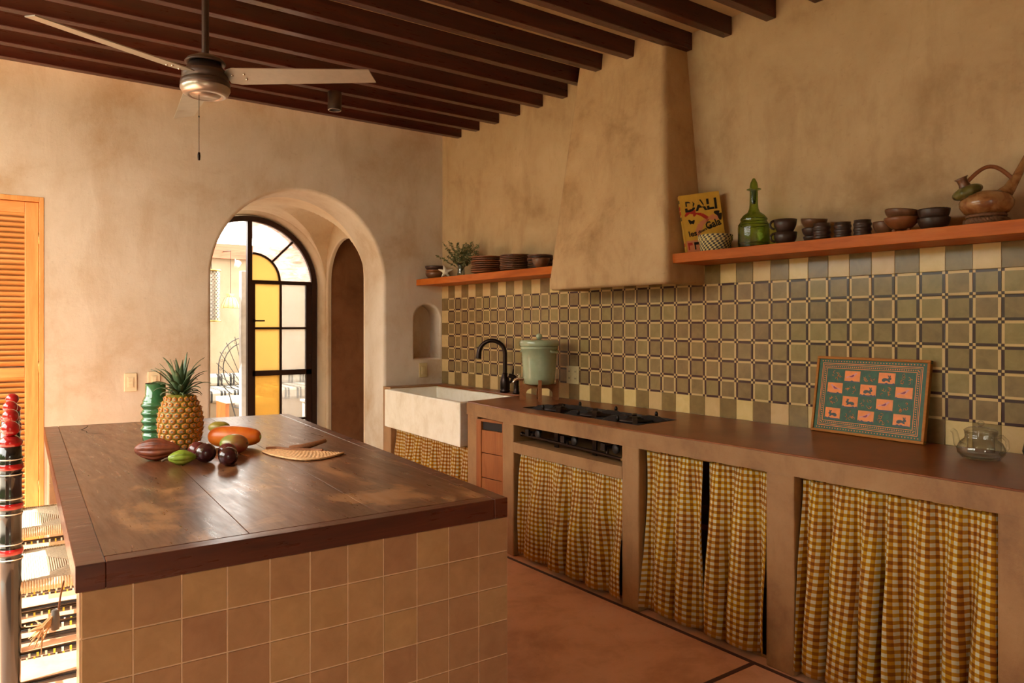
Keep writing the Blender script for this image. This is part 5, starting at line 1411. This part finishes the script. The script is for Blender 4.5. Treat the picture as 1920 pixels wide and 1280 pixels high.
# stirrup pot on woven ring
def stirrup():
    rg = empty('woven_pot_ring', (-0.14, -4.10, ZS), 0, 'woven fibre ring under the stirrup pot', 'pot stand')
    for k in range(3):
        mb = MB(); P_ = []
        for i in range(72):
            a = 2 * pi * i / 72; w_ = 0.006 * sin(12 * a + k * 2.09)
            P_.append(((0.062 + w_) * cos(a), (0.062 + w_) * sin(a), 0.014 + 0.008 * cos(12 * a + k * 2.09)))
        part(mb.tube(P_, 0.0085, 6, closed=True), 'strand', 'woven_ring', rg)
    part(MB().tube([(0.06 * cos(2 * pi * i / 40), 0.06 * sin(2 * pi * i / 40), 0.036) for i in range(40)], 0.007, 6, closed=True), 'rim_strand', 'woven_ring', rg)
    rz = radians(-50)
    t = empty('stirrup_pot', (-0.14, -4.10, ZS + 0.040), rz, 'burnished tan stirrup pot with gourd-shaped spout on the woven ring', 'pot')
    part(MB().lathe([(0, 0), (0.058, 0.0), (0.072, 0.008), (0.086, 0.03), (0.088, 0.048), (0.076, 0.07), (0.05, 0.084), (0.0, 0.088)], 40), 'body', 'pot_body', t)
    part(MB().tube([(0.045, 0, 0.06), (0.075, 0, 0.095), (0.10, 0, 0.14), (0.125, 0, 0.195), (0.15, 0, 0.245)], [0.032, 0.021, 0.015, 0.012, 0.0105], 16), 'long_spout', 'pot_body', t)
    d = Vector((-0.38, 0, 0.92)).normalized(); c = Vector((-0.062, 0, 0.088)); Rg = d.to_track_quat('Z', 'Y').to_matrix()
    g = part(MB().ellip(c, (0.05, 0.05, 0.025), 40, 14, Rg, lambda p, tt, a: Vector((p.x * (1 + 0.06 * cos(9 * a)), p.y * (1 + 0.06 * cos(9 * a)), p.z))), 'gourd', 'pot_gourd', t)
    part(MB().lathe([(0.022, 0.016), (0.017, 0.034), (0.018, 0.05), (0.024, 0.058), (0.021, 0.058), (0.014, 0.048), (0.013, 0.03)], 24, c, Rg), 'spout_neck', 'clay_mid', t)
    s0 = c + d * 0.042 + Vector((0.016, 0, 0)); s1 = Vector((0.088, 0, 0.128))
    P_ = []
    for i in range(15):
        q = i / 14; P_.append((s0.x * (1 - q) + s1.x * q, 0, s0.z * (1 - q) + s1.z * q + 0.052 * sin(pi * q)))
    part(MB().tube(P_, 0.0075, 10), 'strap', 'clay_warm', t)
stirrup()

# ================================================================== WORKTOP THINGS
def tray():
    W_, H = 0.508, 0.342
    t = empty('painted_tray', (-0.075, -3.605, ZC + 0.001), -pi / 2, 'green and orange lacquered tray with painted birds and rabbits leaning on the tiles', 'tray')
    t.rotation_euler = (radians(-9.5), 0, -pi / 2 + radians(-3.0))
    part(MB().box((-W_ / 2, -0.004, 0), (W_ / 2, 0.010, H)), 'board', 'tray_green', t)
    rim = 0.012
    for a, b in (((-W_ / 2, -0.010, 0), (W_ / 2, 0.012, rim)), ((-W_ / 2, -0.010, H - rim), (W_ / 2, 0.012, H)), ((-W_ / 2, -0.010, rim), (-W_ / 2 + rim, 0.012, H - rim)), ((W_ / 2 - rim, -0.010, rim), (W_ / 2, 0.012, H - rim))):
        part(MB().box(a, b), 'rim', 'tray_wood', t, bevel=0.002)
    def frame_line(m, w, nm, mat):
        mb = MB()
        for a, b in (((-W_ / 2 + m, m), (W_ / 2 - m, m + w)), ((-W_ / 2 + m, H - m - w), (W_ / 2 - m, H - m)), ((-W_ / 2 + m, m + w), (-W_ / 2 + m + w, H - m - w)), ((W_ / 2 - m - w, m + w), (W_ / 2 - m, H - m - w))):
            mb.box((a[0], -0.0047, a[1]), (b[0], -0.0039, b[1]))
        part(mb, nm, mat, t)
    frame_line(0.029, 0.0026, 'border_line', 'tray_orange')
    frame_line(0.036, 0.0016, 'border_line', 'tray_orange')
    frame_line(0.051, 0.0024, 'border_line', 'tray_orange')
    mb = MB(); n = 0
    def scal(x0, z0, x1, z1, m):
        for k in range(m):
            q = (k + 0.5) / m; x, z = x0 + (x1 - x0) * q, z0 + (z1 - z0) * q
            mb.cbox((x, -0.0043, z), (0.0042, 0.0008, 0.0042), Matrix.Rotation(pi / 4, 3, 'Y'))
    e = 0.0445
    scal(-W_ / 2 + e, e, W_ / 2 - e, e, 44); scal(-W_ / 2 + e, H - e, W_ / 2 - e, H - e, 44)
    scal(-W_ / 2 + e, e, -W_ / 2 + e, H - e, 26); scal(W_ / 2 - e, e, W_ / 2 - e, H - e, 26)
    e = 0.0205
    scal(-W_ / 2 + e, e, W_ / 2 - e, e, 36); scal(-W_ / 2 + e, H - e, W_ / 2 - e, H - e, 36)
    part(mb, 'border_scallops', 'tray_orange', t, kind='stuff')
    x0, x1, z0, z1 = -W_ / 2 + 0.060, W_ / 2 - 0.060, 0.058, H - 0.058
    cw, ch = (x1 - x0) / 5, (z1 - z0) / 4
    bird = [(-0.030, -0.004), (-0.012, 0.001), (0.0, 0.007), (0.010, 0.012), (0.016, 0.017), (0.021, 0.016), (0.025, 0.013), (0.019, 0.010), (0.014, 0.002), (0.005, -0.006), (-0.006, -0.007), (-0.014, -0.005), (-0.03, -0.010)]
    wing = [(-0.016, -0.003), (-0.004, 0.002), (0.006, 0.008), (0.009, 0.004), (0.003, -0.004), (-0.006, -0.005)]
    rab = [(-0.022, -0.012), (-0.023, -0.003), (-0.016, 0.003), (-0.004, 0.004), (0.006, 0.001), (0.009, 0.007), (0.004, 0.017), (0.009, 0.017), (0.013, 0.010), (0.014, 0.018), (0.018, 0.017), (0.017, 0.008), (0.022, 0.004), (0.021, -0.001), (0.014, -0.006), (0.018, -0.014), (0.010, -0.013), (0.003, -0.008), (-0.006, -0.009), (-0.010, -0.014)]
    def flat(poly, cx, cz, flip, y0, mat, nm, par, sc=1.0):
        P_ = [((-x if flip else x) * sc + cx, z * sc + cz) for x, z in poly]
        if flip: P_.reverse()
        tris = tessellate_polygon([[Vector((x, z, 0)) for x, z in P_]]); n_ = len(P_)
        vs = [(x, y0 - 0.0006, z) for x, z in P_] + [(x, y0, z) for x, z in P_]
        MB().add(vs, [tuple(q) for q in tris] + [(i, (i + 1) % n_, n_ + (i + 1) % n_, n_ + i) for i in range(n_)]).build(nm, M[mat], par)
    rnd = random.Random(4)
    kinds = {(1, 0): 'b0', (3, 0): 'r0', (0, 1): 'b1', (2, 1): 'r0', (4, 1): 'b0', (1, 2): 'r1', (3, 2): 'b0', (0, 3): 'r1', (2, 3): 'b0', (4, 3): 'r0'}
    for i in range(5):
        for j in range(4):
            cx = x0 + (i + 0.5) * cw; cz = z1 - (j + 0.5) * ch
            a, b = cw / 2 - 0.003, ch / 2 - 0.003
            k = kinds.get((i, j))
            if k:
                p = MB().box((cx - a, -0.0048, cz - b), (cx + a, -0.0038, cz + b)).build('picture_panel', M['tray_orange'], t)
                g = [(-a, -b), (a, -b), (a, -b + 0.004)]
                for q in range(9): x = a - 2 * a * (q + 0.5) / 9; g.append((x, -b + (0.009 if q % 2 == 0 and rnd.random() < .6 else 0.005)))
                g.append((-a, -b + 0.004))
                flat(g, cx, cz, False, -0.0047, 'tray_blue', 'painted_ground', p)
                if k[0] == 'b':
                    flat(bird, cx, cz + 0.002, k[1] == '1', -0.0047, 'tray_pink', 'painted_bird', p, 0.92); flat(wing, cx, cz + 0.002, k[1] == '1', -0.0052, 'tray_red', 'painted_wing', p, 0.92)
                else: flat(rab, cx, cz - 0.001, k[1] == '1', -0.0047, 'tray_grey', 'painted_rabbit', p, 0.9)
            else:
                p = MB().box((cx - a, -0.0046, cz - b), (cx + a, -0.0038, cz + b)).build('foliage_panel', M['tray_green'], t)
                mb = MB()
                for q in range(9):
                    ang = rnd.uniform(0, 6.28); rr = rnd.uniform(0.5, 0.95); c_ = Vector((cx + cos(ang) * a * rr * 0.8, -0.0047, cz + sin(ang) * b * rr * 0.8))
                    s_ = rnd.uniform(-3, 3); r_ = rnd.uniform(0.005, 0.009)
                    pts = [c_ + Vector((r_ * (1 - w * 0.08) * cos(s_ + w * 0.55), 0, r_ * (1 - w * 0.08) * sin(s_ + w * 0.55))) for w in range(7)]
                    pts = [Vector((min(cx + a, max(cx - a, q_.x)), q_.y, min(cz + b, max(cz - b, q_.z)))) for q_ in pts]
                    mb.tube(pts, 0.0008, 4)
                part(mb, 'painted_scrolls', 'tray_orange', p, kind='stuff')
tray()
def glass_pot():
    t = empty('glass_teapot', (-0.25, -4.125, ZC), radians(-38), 'clear glass teapot with infuser on the worktop beside the tray', 'teapot')
    part(MB().lathe([(0, 0.003), (0.045, 0.001), (0.06, 0.006), (0.074, 0.022), (0.0765, 0.04), (0.066, 0.062), (0.052, 0.074), (0.050, 0.084), (0.052, 0.10), (0.0505, 0.10), (0.0485, 0.084), (0.05, 0.075), (0.064, 0.061), (0.074, 0.04), (0.072, 0.024), (0.058, 0.009), (0, 0.006)], 40), 'body', 'glass_clear', t)
    part(MB().lathe([(0.044, 0.10), (0.043, 0.025), (0.03, 0.02), (0, 0.02)], 32), 'infuser', 'glass_clear', t)
    ld = part(MB().lathe([(0.053, 0.10), (0.054, 0.104), (0.04, 0.113), (0.012, 0.118), (0, 0.119)], 32), 'lid', 'glass_clear', t)
    part(MB().ellip((0, 0, 0.129), (0.011, 0.011, 0.010), 16, 10), 'lid_knob', 'glass_clear', ld)
    part(MB().tube([(-0.066, 0, 0.045), (-0.084, 0, 0.058), (-0.088, 0, 0.08), (-0.092, 0, 0.098), (-0.102, 0, 0.106)], [0.016, 0.012, 0.010, 0.009, 0.008], 14, caps=False), 'spout', 'glass_clear', t)
    part(MB().tube([(0.052, 0, 0.078), (0.075, 0, 0.082), (0.092, 0, 0.066), (0.094, 0, 0.04), (0.08, 0, 0.022), (0.066, 0, 0.018)], 0.006, 12), 'handle', 'glass_clear', t)
    a = empty('amber_jug', (-0.30, -4.375, ZC), 0, 'round amber glass jug at the picture edge beside the teapot', 'jug')
    part(MB().lathe([(0, 0.002), (0.05, 0.0), (0.085, 0.02), (0.10, 0.06), (0.09, 0.105), (0.06, 0.135), (0.042, 0.15), (0.05, 0.17), (0.047, 0.17), (0.039, 0.15), (0.057, 0.133), (0.086, 0.104), (0.096, 0.06), (0.082, 0.024), (0, 0.006)], 40), 'body', 'amber_body', a)
    part(MB().tube([(0.03, -0.05, 0.16), (0.05, -0.09, 0.15), (0.06, -0.11, 0.11), (0.05, -0.095, 0.07)], 0.008, 10), 'handle', 'amber_body', a)
glass_pot()

# ================================================================== PATIO BEYOND THE DOOR
PY = 5.0
struct(MB().box((-3.2, 1.56, -0.1), (-2.9, 7.0, 2.2)), 'wall_sun_blocker', M['outwall'])  # unseen wall added to hold sun off part of the patio
struct(MB().box((-6, PY, -0.1), (7, PY + 0.2, 2.2)), 'wall_patio', M['outwall'])
struct(MB().box((-6, PY - 0.06, 2.2), (7, PY + 0.2, 2.395)), 'beam_patio', M['patio_wood'])
bn = empty('striped_daybed', (0.2, PY - 0.45, 0), 0, 'built-in daybed with striped canvas cover against the patio wall', 'daybed')
part(MB().box((-3.0, -0.42, 0), (3.0, 0.445, 0.36)), 'base', 'outwall', bn)
part(MB().box((-3.0, -0.45, 0.355), (3.0, 0.445, 0.50)), 'mattress', 'stripes', bn, bevel=0.03)
part(MB().box((-3.0, 0.30, 0.50), (3.0, 0.445, 0.66)), 'bolster', 'stripes', bn, bevel=0.04)
tb = empty('patio_box_table', (-0.55, 3.75, 0), 0, 'low pale box table in front of the patio daybed', 'table')
part(MB().box((-0.22, -0.22, 0.40), (0.22, 0.22, 0.45)), 'top', 'stone_ground', tb)
for sx in (-1, 1): part(MB().box((sx * 0.2 - 0.02, -0.2, 0), (sx * 0.2 + 0.02, 0.2, 0.40)), 'side', 'cedar', tb)
def wire_chair():
    t = empty('wire_peacock_chair', (-0.66, 3.0, 0), radians(20), 'round-backed wrought iron wire chair on the patio', 'chair')
    R1, R2, cz = 0.33, 0.27, 0.84
    for r in (R1, R2): part(MB().tube([(r * cos(a), 0.10, cz + r * sin(a)) for a in [radians(-60) + radians(300) * i / 40 for i in range(41)]], 0.006, 6), 'back_ring', 'wire', t)
    for k in range(13):
        a = radians(-30 + 20 * k); part(MB().tube([(0.02 * cos(a), 0.04, cz - 0.27), ((R1 + 0.03) * cos(a), 0.10, cz + (R1 + 0.03) * sin(a))], 0.004, 5), 'spoke', 'wire', t)
    for k in range(14):
        a = radians(-24 + 17 * k); c = Vector((0.30 * cos(a), 0.10, cz + 0.30 * sin(a)))
        part(MB().tube([c + Vector((0.022 * (1 - w / 14) * cos(a + w * 0.6), 0, 0.022 * (1 - w / 14) * sin(a + w * 0.6))) for w in range(12)], 0.0025, 4), 'scroll', 'wire', t)
    part(MB().lathe([(0, 0), (0.2, 0), (0.22, 0.02), (0.22, 0.05), (0.19, 0.075), (0, 0.08)], 28, (0, -0.1, 0.42)), 'cushion', 'rug_grey', t)
    part(MB().tube([(0.23 * cos(2 * pi * i / 30), -0.1 + 0.23 * sin(2 * pi * i / 30), 0.42) for i in range(30)], 0.007, 6, closed=True), 'seat_ring', 'wire', t)
    for sx in (-1, 1):
        part(MB().tube([(sx * 0.2, 0.1, cz - 0.27), (sx * 0.19, 0.05, 0.42), (sx * 0.15, 0.0, 0.2), (sx * 0.22, 0.1, 0)], 0.007, 6), 'leg', 'wire', t)
        part(MB().tube([(sx * 0.2, -0.2, 0.42), (sx * 0.14, -0.12, 0.2), (sx * 0.22, -0.28, 0)], 0.007, 6), 'leg', 'wire', t)
wire_chair()
o = MB().box((-0.06, -0.06, 0), (0.02, 0.02, 1.845)).build('stone_post', M['greypost'], None, (-0.945, 2.22, 0), bevel=0.006); tagp(o, 'slim grey stone post outside the arched door', 'post')
pb = MB().box((-1.40, 1.56, 2.70), (-1.28, 5.0, 2.82)).build('pergola_beam', M['patio_wood']); tagp(pb, 'weathered pergola beam carrying the tin lantern', 'beam')
t = empty('tin_lantern', (-1.275, 2.2, 1.34), 0, 'white perforated tin cylinder lantern hanging on the patio', 'lantern')
mb = MB(); m = 28; rows = 26; hgt = 0.47
for i in range(rows):
    for k in range(m):
        if (i + k) % 2: continue
        a0, a1 = 2 * pi * (k - 0.18) / m, 2 * pi * (k + 1.18) / m; z0, z1 = 0.02 + hgt * (i - 0.12) / rows, 0.02 + hgt * (i + 1.12) / rows
        P_ = [(0.076 * cos(a), 0.076 * sin(a), z) for a, z in ((a0, z0), (a1, z0), (a1, z1), (a0, z1))]; Q_ = [(x * 0.975, y * 0.975, z) for x, y, z in P_]
        mb.add(P_ + Q_, [(0, 1, 2, 3), (7, 6, 5, 4), (0, 4, 5, 1), (1, 5, 6, 2), (2, 6, 7, 3), (3, 7, 4, 0)])
part(mb, 'perforated_shade', 'lamp_metal', t, kind='stuff')
for z in (0.0, 0.49): part(MB().lathe([(0, z), (0.084, z), (0.086, z + 0.008), (0.08, z + 0.016), (0, z + 0.018)], 24), 'end_plate', 'brass', t)
part(MB().tube([(0, 0, 0.5), (-0.06, 0, 1.36)], 0.003, 6), 'cord', 'black_iron', t)
t = empty('wicker_pendant', (-0.42, 4.6, 1.53), 0, 'small wicker pendant lamp hanging against the patio wall', 'pendant lamp')
part(MB().lathe([(0.115, 0), (0.118, 0.004), (0.112, 0.04), (0.07, 0.13), (0.035, 0.15), (0.06, 0.185), (0.057, 0.185), (0.03, 0.15), (0.066, 0.128), (0.108, 0.04), (0.112, 0.0)], 24), 'shade', 'wicker', t)
for k in range(12):
    a = 2 * pi * k / 12; part(MB().tube([(0.119 * cos(a), 0.119 * sin(a), 0.0), (0.114 * cos(a), 0.114 * sin(a), 0.04), (0.071 * cos(a), 0.071 * sin(a), 0.13), (0.036 * cos(a), 0.036 * sin(a), 0.15)], 0.0025, 5), 'rib', 'straw_dark', t)
part(MB().tube([(0, 0, 0.15), (0, 0, 0.74)], 0.003, 6), 'cord', 'black_iron', t)
part(MB().tube([(0, 0, 0.74), (0, 0.34, 0.76)], 0.006, 6), 'wall_arm', 'black_iron', t)
t = empty('patio_spotlight', (-0.26, PY - 0.06, 2.13), 0, 'small white spotlight under the patio beam', 'spotlight')
part(MB().lathe([(0, 0), (0.035, 0), (0.04, 0.08), (0.0, 0.08)], 16, (0, -0.06, -0.03), Matrix.Rotation(radians(60), 3, 'X')), 'head', 'white_paint', t)
part(MB().tube([(0, -0.04, 0.0), (0, 0.0, 0.05), (0, 0.0, 0.07)], 0.006, 6), 'bracket', 'white_paint', t)
bk = empty('white_plinth', (0.42, 3.35, 0), 0, 'bright white plastered plinth on the patio behind the clear panes', 'plinth')
part(MB().box((-0.24, -0.3, 0), (0.36, 0.3, 0.36)), 'body', 'fabric_white', bk, bevel=0.01); part(MB().box((-0.26, -0.32, 0.36), (0.38, 0.32, 0.39)), 'cap', 'fabric_white', bk, bevel=0.006)
